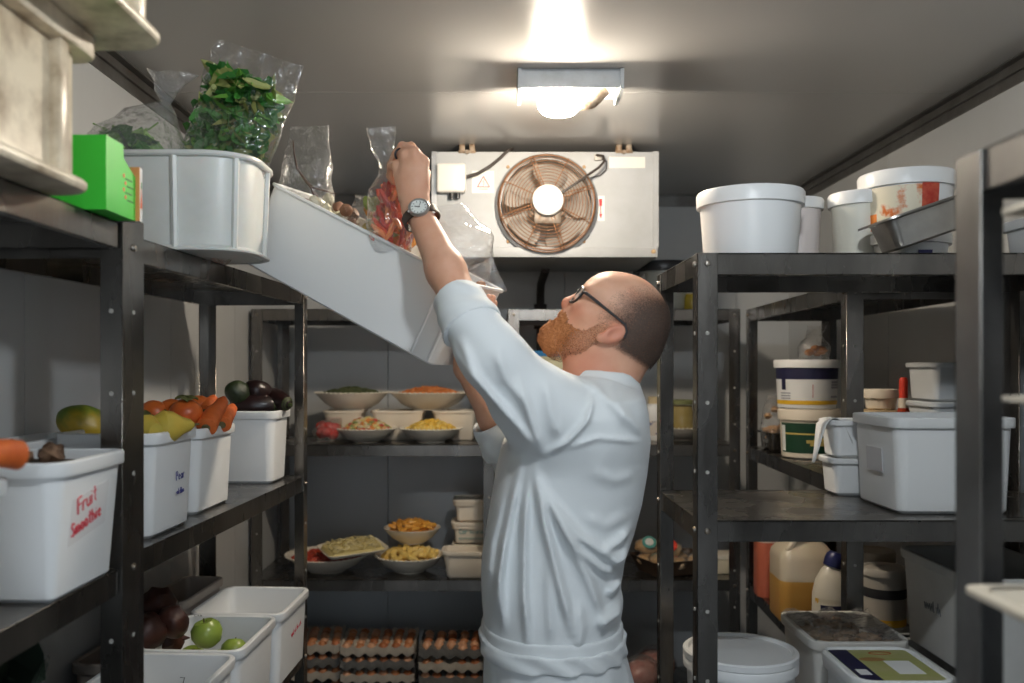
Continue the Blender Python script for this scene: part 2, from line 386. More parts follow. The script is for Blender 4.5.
br = MB(); br.box(-0.043, 0.043, -0.072, -0.02, 0.045, 0.065, 0.004, MT); br.box(-0.058, 0.058, -0.045, -0.028, 0.03, 0.045, 0.003, MT); br.build('motor_bracket', mat('motor_bracket', (.30, .26, .22), .5, .5, col2=(.14, .1, .07), noise_scale=40), ev)
for k in range(5):
    bl = MB(); a = 2 * PI * k / 5 + .2; pts = []
    for j in range(7):
        r = 0.05 + 0.085 * j / 6; wd = 0.28 + 0.25 * math.sin(PI * j / 6 * .8)
        pts.append([(r * math.cos(a + s * wd), r * math.sin(a + s * wd), -0.02 + 0.028 * s) for s in (-1, -.5, 0, .5, 1)])
    bl.loft(pts, False, False, MT, closed=False); bl.build('fan_blade', mat('fan_blade', (.50, .47, .43), .45, .1), ev)
MB().box(fc.x - .17, fc.x + .17, 0.076, 0.30, fc.z - .158, fc.z + .158).build('cooling_coil', FINS, ev)
q0, q1 = EL(437, 194), EL(466, 165)
MB().box(q0.x, q1.x, -0.032, 0, q0.z, q1.z, 0.008, seg=3).build('junction_box', mat('junction_box', (.80, .765, .72), .4), ev)
gl = MB()
for px in (452, 458): c0 = EL(px, 196); gl.tube([c0 + V(0, -.017, .006), c0 + V(0, -.017, -.012)], 0.008, 10)
gl.build('cable_gland', BLACK, ev)
MB().tube([EL(467, 178) + V(0, -.02, 0), EL(478, 175) + V(0, -.024, 0), EL(490, 168) + V(0, -.025, 0), EL(500, 159) + V(0, -.012, 0), EL(508, 152) + V(0, -.012, .002), EL(512, 150) + V(0, .02, .008)], 0.0055, 8).build('supply_cable', RUBBER, ev)
cb = MB(); cb.tube([EL(596, 156) + V(0, -.012, 0), EL(602, 158) + V(0, -.03, 0), EL(603, 164) + V(0, -.04, 0), EL(597, 171) + V(0, -.05, 0), EL(585, 180) + V(0, -.068, 0), EL(571, 190) + V(0, -.078, 0), EL(560, 197) + V(0, -.075, 0)], 0.0042, 8)
cb.tube([EL(596, 157) + V(0, -.008, 0), EL(606, 162) + V(0, -.012, 0), EL(606, 170) + V(0, -.01, 0), EL(600, 176) + V(0, -.008, 0), EL(590, 178) + V(0, -.004, 0)], 0.0018, 6)
cb.build('motor_cable', RUBBER, ev)
q0, q1 = EL(594, 161), EL(601, 155); MB().box(q0.x, q1.x, -.014, 0, q0.z, q1.z, .002).build('cable_clip', mat('cable_clip', (.5, .47, .42), .5), ev)
q0, q1 = EL(472, 193), EL(494, 171); stk = MB().box(q0.x, q1.x, -.0012, 0, q0.z, q1.z).build('warning_sticker', PAPER, ev)
RED = mat('red_print', (.62, .02, .02), .5)
tr = MB(); a, b_, c_ = EL(477.5, 187) + V(0, -.002, 0), EL(489.5, 187) + V(0, -.002, 0), EL(483.5, 176.5) + V(0, -.002, 0)
tr.tube([a, b_, c_], 0.0026, 4, True); tr.tube([EL(484.5, 179.5) + V(0, -.002, 0), EL(482.8, 182.5) + V(0, -.002, 0), EL(484.4, 182.6) + V(0, -.002, 0), EL(483, 185.8) + V(0, -.002, 0)], 0.0008, 4)
tr.tube([EL(479, 189.2) + V(0, -.002, 0), EL(488, 189.2) + V(0, -.002, 0)], 0.0008, 4); tr.build('warning_triangle', RED, stk)
q0, q1 = EL(609, 168), EL(645, 157); MB().box(q0.x, q1.x, -.0012, 0, q0.z, q1.z).build('rating_plate', mat('rating_plate', (.82, .76, .70), .5), ev)
q0, q1 = EL(597.5, 221), EL(604.5, 196); ar = MB().box(q0.x, q1.x, -.0012, 0, q0.z, q1.z).build('arrow_sticker', PAPER, ev)
aa = MB(); q0, q1 = EL(599.2, 206), EL(602, 199); aa.box(q0.x, q1.x, -.0022, -.0012, q0.z, q1.z); q0, q1 = EL(600.1, 215), EL(601.1, 206); aa.box(q0.x, q1.x, -.0022, -.0012, q0.z, q1.z)
q = EL(600.6, 219); q1 = EL(599.2, 214); q2 = EL(602.1, 214); aa.loft([[q + V(0, -.0022, 0), q1 + V(0, -.0022, 0), q2 + V(0, -.0022, 0)], [q + V(0, -.0012, 0), q1 + V(0, -.0012, 0), q2 + V(0, -.0012, 0)]])
aa.build('red_arrow', RED, ar)
for px in (467, 624):
    m_ = MB(); q = EL(px, 150)
    for s in (-1, 1): m_.box(q.x + s * .016 - .009, q.x + s * .016 + .009, -.006, .03, eh, ZC - p0.z, 0.002)
    m_.box(q.x - .028, q.x + .028, -.004, .03, eh - .004, eh + .006, .001); m_.tube([V(q.x, -.012, eh - .002), V(q.x, .01, eh - .002)], .006, 8)
    m_.build('mounting_bracket', mat('rusty_bracket', (.34, .29, .23), .6, .4, col2=(.2, .11, .05), noise_scale=60), ev)
for px, py in ((508, 167), (584, 167), (508, 241.5), (584, 241.5)):
    q = EL(px, py); MB().lathe([(0, .006), (.005, .005), (.006, 0), (0, 0)], 10, Matrix.Translation(q) @ Matrix.Rotation(PI / 2, 4, 'X')).build('bolt', RUST2, ev)
q = EL(653, 252); MB().ell(q + V(0, -.012, 0), (.008, .003, .007), amp=.3).build('rust_patch', RUST2, ev)
dp = thing('drain_pipe', 'dark lagged drain pipe running down the back wall under the evaporator', 'pipe', (W(541, 300, 3.6).x, 3.6, 0.05))
zz = p0.z - 0.05
MB().tube([(0, -.35, zz), (0, -.2, zz - .01), (0, 0, zz - .02), (0.0, .05, zz - .06), (0, .05, zz - .12), (0.002, .05, 1.2), (0, .05, 0)], 0.016, 12).build('pipe', mat('pipe_lagging', (.05, .04, .035), .8, bump=.3), dp)
MB().tube([(0, .05, zz - .10), (0.0, .05, zz - .20)], 0.026, 12).build('insulation_sleeve', mat('insulation', (.035, .03, .028), .9, bump=.5), dp)
# ------------------------------------------------------------------ steel racks
def rack(name, label, loc, rz, Lx, Dy, shelves, top, posts=((0, 0), (1, 0), (0, 1), (1, 1)), pw=0.036, wide=None, m=STEEL, ztop=None, hole_step=0.13, bolts=True):
    """x along the front, y into the rack; the shelf tops at the given heights."""
    r = thing(name, label, 'rack', loc, rz)
    ztop = ztop or top
    tk = 0.0025
    for (ix, iy) in posts:
        p = MB(); sx = 1 if ix == 0 else -1; sy = 1 if iy == 0 else -1
        x = ix * Lx; y = iy * Dy; w_ = wide if (wide and (ix, iy) == (0, 0)) else pw
        p.box(min(x, x + sx * w_), max(x, x + sx * w_), min(y, y + sy * tk), max(y, y + sy * tk), 0, ztop, 0.0008, seg=1)
        p.box(min(x, x + sx * tk), max(x, x + sx * tk), min(y, y + sy * pw), max(y, y + sy * pw), 0, ztop, 0.0008, seg=1)
        po = p.build('post', m, r)
        for z in (shelves if bolts else []):
            bo = MB()
            M1 = Matrix.Translation((x + sx * w_ * .5, y, z - .02)) @ Matrix.Rotation(PI / 2 * sy, 4, 'X')
            bo.lathe([(0, .0045), (.0045, .004), (.006, .0015), (.006, 0), (0, 0)], 10, M1)
            bo.build('bolt', BOLT, po)
            bo = MB(); M2 = Matrix.Translation((x, y + sy * pw * .5, z - .02)) @ Matrix.Rotation(-PI / 2 * sx, 4, 'Y')
            bo.lathe([(0, .0045), (.0045, .004), (.006, .0015), (.006, 0), (0, 0)], 10, M2)
            bo.build('bolt', BOLT, po)
        ho = MB(); z = ztop - 0.02 - hole_step
        while z > 0.45:
            if min(abs(z - (s - .02)) for s in shelves) > 0.03:
                ho.lathe([(0, .0012), (.0035, .0012), (.004, 0), (0, 0)], 8, Matrix.Translation((x + sx * w_ * .5, y, z)) @ Matrix.Rotation(PI / 2 * sy, 4, 'X'))
                ho.lathe([(0, .0012), (.0035, .0012), (.004, 0), (0, 0)], 8, Matrix.Translation((x, y + sy * pw * .5, z)) @ Matrix.Rotation(-PI / 2 * sx, 4, 'Y'))
            z -= hole_step
        if ho.v and bolts: tag(ho.build('hole_disc', mat('painted_hole', (.42, .40, .36), .5), po))  # pale raised discs, coloured as light showing through punched holes
    for z in shelves:
        s = MB(); i_ = 0.0028
        s.box(i_, Lx - i_, i_, Dy - i_, z - 0.0022, z - 0.0002)
        for (xa, xb, ya, yb) in ((i_, Lx - i_, i_, i_ + .002), (i_, Lx - i_, Dy - i_ - .002, Dy - i_), (i_, i_ + .002, i_, Dy - i_), (Lx - i_ - .002, Lx - i_, i_, Dy - i_)):
            s.box(xa, xb, ya, yb, z - 0.040, z + 0.0006, 0.0006, seg=1)
        for (ya, yb) in ((i_ + .002, i_ + .014), (Dy - i_ - .014, Dy - i_ - .002)):
            s.box(i_, Lx - i_, ya, yb, z - 0.040, z - 0.0385)
        s.build('shelf', m, r, angle=30)
    return r
rack('steel_rack', 'steel shelf rack along the left wall, nearest the camera', (-0.590, 0.385, 0), PI / 2, 1.029, 0.270, [1.727, 1.183, .72, .25], 1.727, posts=((0, 0), (0, 1), (1, 1)))
BX0, BY0, BX1, BY1 = -0.5875, 1.4155, -0.5262, 2.510
rzB = math.atan2(BY1 - BY0, BX1 - BX0)
rack('steel_rack', 'steel shelf rack on the left wall beyond the near one, bearing the vegetable bins', (BX0, BY0, 0), rzB, math.hypot(BX1 - BX0, BY1 - BY0), 0.295, [1.712, 1.198, .72, .25], 1.712, wide=0.076, ztop=1.738)
def BF(y): return BX0 + (y - BY0) * (BX1 - BX0) / (BY1 - BY0)
rack('steel_rack', 'steel shelf rack on the back wall stacked with food bowls and egg trays', (-0.871, 3.20, 0), 0, 0.866, 0.42, [1.706, 1.2227, .742, .295], 1.706, pw=0.040, m=STEEL)
rack('steel_rack', 'steel shelf rack on the back wall behind the chef, with jars', (0.0427, 3.20, 0), 0, 0.826, 0.42, [1.706, 1.2227, .742, .295], 1.706, pw=0.040, m=STEEL)
rack('steel_rack', 'steel shelf rack set across the room, with a big white tub on top', (0.3755, 1.68, 0), 0, 0.825, 0.42, [1.713, 1.213, .69, .25], 1.713, pw=0.0385)
rack('steel_rack', 'steel shelf rack along the right wall, with stacked buckets', (0.875, 3.150, 0), math.atan2(-1.02, -0.045), 1.02, 0.30, [1.700, 1.2227, .745, .25], 1.700, pw=0.040)
rack('steel_rack', 'dark steel rack at the right edge, closest to the camera', (0.464, 0.910, 0), -PI / 2, 0.80, 0.45, [1.709, 1.10, .60], 1.709, pw=0.048, bolts=False, m=mat('dark_steel', (.15, .145, .14), .42, .9, col2=(.09, .085, .08), noise_scale=6, rough2=.55))
# ------------------------------------------------------------------ containers
def tub(name, label, cat, loc, rz, w, d, h, m=WHITE, r=0.028, tap=0.010, rim_h=0.020, lip=0.006, wall=0.003, group=None, rot=None, inner=True):
    """open rounded-rectangular container; x width, y depth, base at z=0"""
    t_ = thing(name, label, cat, loc, rz, group, rot)
    def lp(o, z): return rrect(w + 2 * o, d + 2 * o, max(r + o, 0.004), z)
    b = MB(); zr = h - rim_h
    b.loft([lp(-tap - .006, 0), lp(-tap, .006), lp(-.002, zr + .004), lp(-.002, h - .002), lp(-.002 - wall, h - .002), lp(-tap - wall, .007)], True, True)
    b.build('container_body', m, t_)
    q = MB(); q.loft([lp(-.0018, zr), lp(lip - .001, zr), lp(lip, zr + .002), lp(lip, h - .002), lp(lip - .002, h), lp(-.003, h), lp(-.0048, h - .002), lp(-.0048, zr + .004)], False, False)
    q.build('rim', m, t_)
    return t_
def tub_lid(t_, w, d, h, m, r=0.03, th=0.012, lip=0.008):
    def lp(o, z): return rrect(w + 2 * o, d + 2 * o, max(r + o, 0.004), z)
    q = MB(); q.loft([lp(lip, h - .008), lp(lip + .001, h - .006), lp(lip + .001, h + th - .003), lp(lip - .002, h + th), lp(lip - .006, h + th), lp(lip - .009, h + th - .004)], True, True)
    return q.build('lid', m, t_)
def bucket(name, label, cat, loc, rt, rb, h, m=WHITE, lid=True, mlid=None, group=None, lid_h=0.018, n=48, rot=None, rz=0):
    t_ = thing(name, label, cat, loc, rz, group, rot)
    b = MB(); b.lathe([(rb - .004, 0), (rb, .004), (rb + (rt - rb) * .86, h * .86), (rt, h - .004), (rt, h), (rt - .003, h), (rb - .003, .006)], n); b.build('bucket_body', m, t_)
    if lid:
        q = MB(); e = rt + .005
        q.lathe([(rt + .001, h - lid_h), (e, h - lid_h + .001), (e + .001, h - .002), (e - .002, h + .003), (rt - .004, h + .003), (rt - .008, h - .001), (0, h - .001)], n); q.build('lid', mlid or m, t_)
    return t_
def wrap(t_, name, m, rb, rt, h, z0, z1, a0, a1, n=16, off=.0008):
    def R(z): return rb + (rt - rb) * z / h + off
    q = MB(); q.loft([[(R(z) * math.cos(a0 + (a1 - a0) * k / n), R(z) * math.sin(a0 + (a1 - a0) * k / n), z) for k in range(n + 1)] for z in (z0, (z0 + z1) / 2, z1)], False, False, closed=False)
    return q.build(name, m, t_)

VB = 'white vegetable bins on the left racks'
zm = 1.183; zb = 1.198; zl = .72
# near rack, middle shelf
b1 = tub('storage_bin', 'white bin marked Fruit Smoothie in red on the near left rack', 'bin', (-.667, 1.294, zm), 0, .182, .215, .190, group=VB, tap=.016)
def wx(z): return .091 - .016 + .014 * (z - .006) / .168
stm = MB(); stm.loft([[(wx(z) + e, y, z) for y, z in ((-.062, .070), (.050, .086), (.054, .150), (-.058, .134))] for e in (.0004, .0009)])
st = stm.build('sticker', mat('label_film', (.78, .77, .76), .5), b1); s = MB()
strokes(s, 'Fruit', (wx(.112) + .0016, -.042, .112), (0, 1, .22), (.083, -.22, 1), .022, .0014); strokes(s, 'Smoothie', (wx(.082) + .0016, -.056, .082), (.015, 1, .20), (.083, -.20, 1), .0185, .0014)
s.build('lettering', INK_R, st)
tub('storage_bin', 'white bin at the left edge with a thick carrot lying on its rim', 'bin', (-.680, .990, zm), 0, .186, .200, .185, group=VB)
tub('storage_bin', 'shallow white bin against the left wall behind the mango bin', 'bin', (-.826, 1.605, zb), 0, .082, .26, .176, group=VB, r=.02)
b2 = tub('storage_bin', 'white bin of yellow pears with a blue handwritten mark, behind the thick post', 'bin', (-.678, 1.665, zb), -.05, .176, .200, .186, group=VB)
s = MB(); strokes(s, 'Pear', (.0865, .005, .092), (0, 1, .05), (0, -.05, 1), .016, .0008); scribble(s, (.0857, .008, .065), (0, 1, .05), (0, -.05, 1), .010, .035, .0008, 3); s.build('lettering', INK_B, b2)
b3 = tub('storage_bin', 'white bin full of persimmons and carrots on the left shelf', 'bin', (-.713, 1.935, zb), -.05, .236, .218, .176, group=VB)
b4 = tub('storage_bin', 'white bin heaped with dark aubergines at the far end of the left shelf', 'bin', (-.692, 2.398, zb), -.05, .250, .150, .188, group=VB)
# lower shelf of the far-left rack
b5 = tub('storage_bin', 'empty white bin with a red mark, last on the lower left shelf', 'bin', (-.622, 2.300, zl), -.05, .222, .262, .186, group=VB)
s = MB(); scribble(s, (.1058, -.02, .095), (0, 1, .1), (0, -.1, 1), .016, .09, .0008, 5); s.build('lettering', INK_R, b5)
b6 = tub('storage_bin', 'white bin of green apples on the lower left shelf', 'bin', (-.642, 2.020, zl), -.05, .222, .262, .186, group=VB)
s = MB(); strokes(s, '1/10', (-.085, .1285, .179), (1, 0, 0), (0, -.4, 1), .010, .0006); s.build('lettering', INK_K, b6)
b7 = tub('storage_bin', 'empty white bin beside the thick post, in front of the green apples', 'bin', (-.655, 1.735, zl), -.05, .222, .262, .186, group=VB)
s = MB(); strokes(s, '7', (.0, .1172, .120), (1, 0, 0), (0, -.1, 1), .022, .0008); s.build('lettering', INK_K, b7)
tub('storage_bin', 'greyish brown bin against the left wall behind the empty lower bin', 'bin', (-.796, 2.30, zl), -.05, .105, .26, .215, mat('brown_plastic', (.34, .29, .25), .5), r=.02)
# top shelf: two stained bins, the green box, the translucent crate
def stained(name, label, loc, w, d, h):
    t_ = thing(name, label, 'bin', loc); m = DIRTY
    def lp(o, z, rr=.03): return rrect(w + 2 * o, d + 2 * o, rr, z)
    b = MB(); b.loft([lp(-.006, .002), lp(.0, .010), lp(-.004, .022), lp(-.004, h - .004), lp(-.007, h), lp(-.012, h - .004), lp(-.012, .03)], True, True); b.build('container_body', m, t_)
    MB().loft([lp(.010, .0, .045), lp(.013, .004, .045), lp(.013, .010, .045), lp(.010, .014, .045), lp(-.004, .016, .04)], True, True).build('foot_flange', m, t_)
    MB().loft([lp(-.004, h - .030), lp(.014, h - .028), lp(.016, h - .024), lp(.016, h - .002), lp(.013, h), lp(-.010, h)], False, False).build('rim', m, t_)
    for (x, y, dx, dy) in ((w / 2, d / 2 - .075, .010, .012), (w / 2, -d / 2 + .075, .010, .012), (w / 2 - .075, -d / 2, .012, .010), (w / 2 - .075, d / 2, .012, .010)):
        MB().box(x - dx, x + dx * .9, y - dy, y + dy, .010, h - .026, .003).build('rib', m, t_)
    return t_
stained('stained_bin', 'stained off-white bin at the top left edge standing on the near rack', (-.688, .960, 1.7285), .29, .46, .205)
stained('stained_bin', 'stained off-white bin stacked on the other one, cut by the top of the photo', (-.606, .985, 1.934), .29, .48, .205)
GREEN = mat('green_card', (.05, .62, .05), .45, col2=(.045, .58, .045), noise_scale=3)
gx, gy = -.662, 1.36
gb = thing('carton', 'bright green cardboard carton on the near left rack', 'box', (gx, gy, 1.7282))
m_ = MB(); X0, X1 = -.085, .098; Y0, Y1 = -.058, .048; tk = .003
prof = [(Y0, 0), (Y1, 0), (Y1, .068), (.004, .088), (.002, .108), (Y0, .108)]
for xa in (X0, X1 - tk):
    m_.loft([[(xa, y, z) for y, z in prof], [(xa + tk, y, z) for y, z in prof]])
m_.box(X0 + tk, X1 - tk, Y0, Y0 + tk, 0, .108); m_.box(X0 + tk, X1 - tk, Y0 + tk, Y1, 0, tk); m_.box(X0 + tk, X1 - tk, Y0 + tk, 0.002, .105, .108)
m_.build('carton_body', GREEN, gb, smooth=False)
fl = MB().box(X0, X1 + .006, Y1, Y1 + .012, 0, .084).build('end_flap', mat('white_card', (.75, .74, .72), .6), gb)
q = MB(); ORG = mat('carrot_print', (.75, .13, .03), .5); GRP = mat('green_print', (.05, .25, .05), .5)
xf = X1 + .0064
q.loft([[(xf, Y1 + .003, .022), (xf, Y1 + .0105, .020), (xf, Y1 + .0075, .052)], [(xf + .0004, Y1 + .003, .022), (xf + .0004, Y1 + .0105, .020), (xf + .0004, Y1 + .0075, .052)]]); q.build('printed_carrot', ORG, fl)
MB().box(xf, xf + .0004, Y1 + .006, Y1 + .009, .052, .062).build('printed_leaf', GRP, fl)
MB().box(X0, X1 + .0064, Y1 - .0005, Y1 + .001, .0, .0845).build('orange_edge', mat('orange_edge', (.75, .3, .1), .6), fl)
q = MB(); k_ = MB()
for i in range(4):
    yb, zz = .004 + .006 * (i % 2 == 1), .052 - .0105 * i + .01
    q.lathe([(0, .0006), (.0032, .0004), (.0032, 0), (0, 0)], 8, Matrix.Translation((X1, yb, zz)) @ Matrix.Rotation(PI / 2, 4, 'Y'))
    k_.box(X1, X1 + .0005, yb + .006, yb + .030, zz - .0045, zz - .0028)
q.build('printed_dots', ORG, gb); k_.build('printed_lines', mat('dark_green_print', (.01, .10, .012), .6), gb)
# translucent crate with large rounded corners and ribs
ct = thing('ribbed_crate', 'translucent white ribbed crate of bagged greens on the far-left rack top', 'crate', (-.640, 1.755, 1.7135))
w_, d_, h_ = .370, .240, .180
def lp(o, z, rr=.085): return rrect(w_ + 2 * o, d_ + 2 * o, max(.01, rr + o), z, 10)
MB().loft([lp(-.014, 0), lp(-.008, .005), lp(-.001, h_ - .006), lp(-.001, h_ - .001), lp(-.004, h_ - .001), lp(-.012, .008)], True, True).build('crate_body', WHITE2, ct)
MB().loft([lp(-.002, h_ - .010), lp(.007, h_ - .009), lp(.009, h_ - .006), lp(.008, h_), lp(-.002, h_), lp(-.0045, h_ - .003)], False, False).build('rim', WHITE2, ct)
MB().loft([lp(-.010, -.0005), lp(.002, .0), lp(.003, .003), lp(-.006, .010)], False, False).build('foot_flange', WHITE2, ct)
def edge_rib(x, y, nx_, ny_):
    q = MB(); q.tube([(x - nx_ * .006, y - ny_ * .006, .004), (x + nx_ * .001, y + ny_ * .001, h_ - .008)], .0065, 6); q.build('rib', WHITE2, ct)
for x in (-.10, .055): edge_rib(x, -d_ / 2, 0, -1)
edge_rib(w_ / 2 - .0250, -d_ / 2 + .0250, .7, -.7)
for y in (.03,): edge_rib(w_ / 2, y, 1, 0)
# the long bin pulled down from the shelf, held at its far end
P0 = W(250, 265, 1.925) + V(0, 0, -.002); P1 = W(431, 366.5, 1.77)
ax = (P1 - P0).normalized(); nd = Vector((-ax.y, ax.x, 0)).normalized(); up = ax.cross(nd)
if up.z < 0: up = -up
LB, DB, HB = (P1 - P0).length + .03, .19, .182
MBIN = Matrix.Translation(P1 - ax * LB) @ Matrix((ax, nd, up)).transposed().to_4x4()
lb = thing('long_bin', 'long white bin tilted down off the shelf with bags in it', 'bin'); lb.matrix_world = MBIN
def lp(o, z, tp=0.0, rr=.022): return rrect(LB + 2 * (o - tp), DB + 2 * (o - tp), max(.004, rr + o), z, 5, LB / 2, DB / 2)
MB().loft([lp(-.006, 0), lp(-.001, .004), lp(-.001, .008), lp(0, HB - .002), lp(-.002, HB), lp(-.004, HB - .002), lp(-.006, .010)], True, True).build('container_body', WHITE, lb)
MB().loft([lp(-.001, HB - .008), lp(.004, HB - .007), lp(.006, HB - .004), lp(.005, HB), lp(-.003, HB), lp(-.005, HB - .003)], False, False).build('rim', WHITE, lb)
for xx in (LB - .052, LB - .012):
    MB().tube([(xx, .0015, .006), (xx, .0005, HB - .010)], .003, 6).build('rib', WHITE, lb)
def BINP(x, y, z): return MBIN @ Vector((x, y, z))

# ------------------------------------------------------------------ right-hand shelves
zf = 1.7136
bt = bucket('tub', 'big round white lidded tub on top of the rack across the room', 'tub', (.525, 1.86, zf), .103, .093, .142, lid_h=.028, mlid=WHITE)
bucket('tub', 'pinkish white tub half hidden behind the big round tub', 'tub', (.672, 2.005, zf), .050, .044, .155, mat('pinkish_plastic', (.78, .70, .67), .4), mlid=WHITE, lid_h=.022)
cr = bucket('tub', 'ivory tub with a white lid between the big tub and the picture bucket', 'tub', (.792, 1.955, zf), .062, .054, .158, mat('ivory_plastic', (.80, .78, .68), .4), mlid=WHITE, lid_h=.026)
lowt = bucket('tub', 'low white lidded tub lying under the picture bucket, beside the steel pan', 'tub', (.875, 1.92, zf), .083, .078, .062, WHITE, lid_h=.02)
MB().box(-.012, .016, -.0835, -.0800, .010, .026).build('blue_print', INK_B, lowt)
pb = bucket('bucket', 'white bucket with an orange and red picture label', 'bucket', (.875, 1.92, zf + .0655), .092, .086, .126, WHITE, lid_h=.030, rz=-.1)
LABO = mat('orange_label', (.80, .72, .55), .5, col2=(.70, .17, .03), noise_scale=17, thresh=(.52, .60))
wrap(pb, 'picture_label', LABO, .086, .094, .126, .006, .094, PI * 1.09, PI * 1.62)
wrap(pb, 'orange_corner', mat('orange_print', (.80, .22, .02), .5), .086, .094, .126, .006, .040, PI * 1.09, PI * 1.18, off=.0014)
wrap(pb, 'red_panel', mat('dark_red_print', (.45, .03, .02), .5, col2=(.62, .12, .06), noise_scale=60), .086, .094, .126, .030, .096, PI * 1.50, PI * 1.625, off=.0016)
pan = thing('steel_pan', 'stainless steel pan tipped up beside the picture bucket', 'pan', W(898, 252, 1.735) + V(0, 0, .003), rot=(0, -.33, 0))
def pl(o, z, rr=.02): return rrect(.150 + 2 * o, .100 + 2 * o, max(.004, rr + o), z, 5, .075, .050)
MB().loft([pl(-.010, 0), pl(-.006, .004), pl(0, .062), pl(-.002, .062), pl(-.008, .005)], True, True).build('pan_body', mat('pan_steel', (.42, .40, .37), .3, .9, col2=(.32, .30, .27), noise_scale=8), pan)
MB().loft([pl(0, .058), pl(.003, .062), pl(.022, .063), pl(.023, .061), pl(.022, .065), pl(0, .0655), pl(-.002, .062)], False, False).build('rim', mat('pan_steel', (.42, .40, .37), .3, .9, col2=(.32, .30, .27), noise_scale=8), pan)
tub('tub', 'white tub behind the dark post propping up the steel pan', 'tub', (1.120, 1.80, zf), 0, .13, .17, .085, WHITE)
# middle shelf
zf = 1.2136
MARK = 'small white tubs stacked beside the big white bin'
ta = tub('food_tub', 'small white tub at the bottom of the pair beside the big white bin', 'tub', (.818, 2.040, zf), 0, .140, .098, .084, WHITE, r=.022, tap=.008, rim_h=.012, group=MARK)
tb = tub('food_tub', 'small white tub with a paper sheet hanging out, stacked on its twin', 'tub', (.818, 2.040, zf + .0845), 0, .140, .098, .084, WHITE, r=.022, tap=.008, rim_h=.012, group=MARK)
pp = MB()
prof_ = [(.790, .118), (.772, .160), (.756, .1735), (.742, .172), (.731, .158), (.723, .135), (.715, .105), (.705, .075)]
pp.loft([[(x_ - .003 * math.sin(j * 1.3) * (k > 3), 1.992 + .055 * j / 6 * (1 if k < 5 else 1 - .28 * (k - 4)), zf + z_) for j in range(7)] for k, (x_, z_) in enumerate(prof_)], False, False, closed=False)
po = pp.build('paper_sheet', PAPER, None, origin=(.75, 2.03, zf + .1)); tag(po, 'white paper sheet hanging over the edge of the small white tub', 'paper'); po.modifiers.new('thick', 'SOLIDIFY').thickness = .0008
bb = tub('storage_bin', 'big white bin with a worn sticker on the rack across the room', 'bin', (.892, 1.850, zf), 0, .236, .220, .188, group=None)
sk = MB().box(-.1135, -.1118, -.045, .030, .080, .128, M=Matrix.Rotation(-.045, 4, 'Y')).build('sticker', mat('worn_sticker', (.66, .65, .66), .7), bb)
s = MB(); scribble(s, (-.1162, .026, .108), (0, -1, 0), (0, 0, 1), .010, .05, .0007, 1); scribble(s, (-.1154, .02, .09), (0, -1, 0), (0, 0, 1), .009, .035, .0007, 2); s.build('lettering', mat('faded_ink', (.30, .28, .36), .7), sk)
zg = 1.2232
GT = 'grey white tubs stacked at the wall end of the right rack'
for i in range(3):
    lab = ['grey white tub at the bottom of the stack behind the big white bin', 'grey white tub with faint writing, second from the top of the stack', 'grey white tub on top of the stack behind the big white bin'][i]
    x_ = tub('food_tub', lab, 'tub', (1.128, 2.24, zg + .0963 * i), 0, .150, .150, .0955, mat('grey_white_plastic', (.66, .68, .69), .4), r=.02, tap=.008, rim_h=.012, group=GT)
    if i == 1:
        s = MB(); scribble(s, (-.055, -.0722, .060), (1, 0, -.15), (0, 0, 1), .010, .05, .0007, 7)
        scribble(s, (-.045, -.0707, .042), (1, 0, -.15), (0, 0, 1), .009, .035, .0007, 8); s.build('lettering', MATS['faded_ink'], x_)
bucket('tub', 'small cream lidded tub standing on the tan box behind the big white bin', 'tub', (1.052, 2.46, zg + .1615), .043, .038, .052, CREAM, lid_h=.022)
MB().box(1.052 - .05, 1.052 + .055, 2.41, 2.51, zg, zg + .160, .004).build('box', mat('tan_card', (.62, .47, .28), .6), None, origin=(1.052, 2.46, zg))
tag(bpy.data.objects['box'], 'tan box under the small cream tub behind the big white bin', 'box')
sb = thing('sauce_bottle', 'red sauce bottle with a red cap beside the grey tub stack', 'bottle', (1.075, 2.375, zg))
MB().lathe([(0, 0), (.022, 0), (.024, .004), (.024, .085), (.013, .105), (.010, .118), (0, .118)], 24).build('bottle_body', mat('red_sauce', (.45, .05, .015), .15, coat=.5), sb)
MB().lathe([(.0245, .03), (.0245, .08), (.0235, .082)], 24).build('label', mat('bottle_label', (.08, .22, .05), .5), sb)
MB().lathe([(.013, .104), (.012, .118), (.012, .122)], 20).build('neck_band', CREAM, sb)
MB().lathe([(.011, .118), (.011, .150), (.008, .156), (0, .156)], 20).build('cap', mat('red_cap', (.80, .06, .03), .35), sb)
sb.scale = (1.0, 1.0, 1.6)
# stacked buckets
zz = 1.2232; BXX = .962; BYY = 2.77
NAVY = mat('navy_print', (.018, .018, .06), .45); YEL = mat('yellow_print', (.85, .50, .03), .45); DGR = mat('dark_green_label', (.012, .06, .03), .45)
gbk = bucket('bucket', 'white bucket with a dark green label at the bottom of the bucket stack', 'bucket', (BXX + .003, BYY, zz), .089, .083, .146, CREAM, lid_h=.030)
wrap(gbk, 'green_label', DGR, .083, .089, .146, .018, .108, PI * 1.02, PI * 1.85, 28)
wrap(gbk, 'white_strip', PAPER, .083, .089, .146, .022, .100, PI * 1.03, PI * 1.10, 8, off=.0014)
lo_ = wrap(gbk, 'gold_line', mat('gold_print', (.62, .48, .14), .5), .083, .089, .146, .073, .078, PI * 1.10, PI * 1.85, 24, off=.0015)
for (a0, a1, z0, z1) in ((1.40, 1.60, .040, .050), (1.36, 1.46, .048, .058), (1.52, 1.62, .048, .058), (1.44, 1.55, .056, .064)):
    wrap(gbk, 'gold_emblem', MATS['gold_print'], .083, .089, .146, z0, z1, PI * a0, PI * a1, 8, off=.0016)
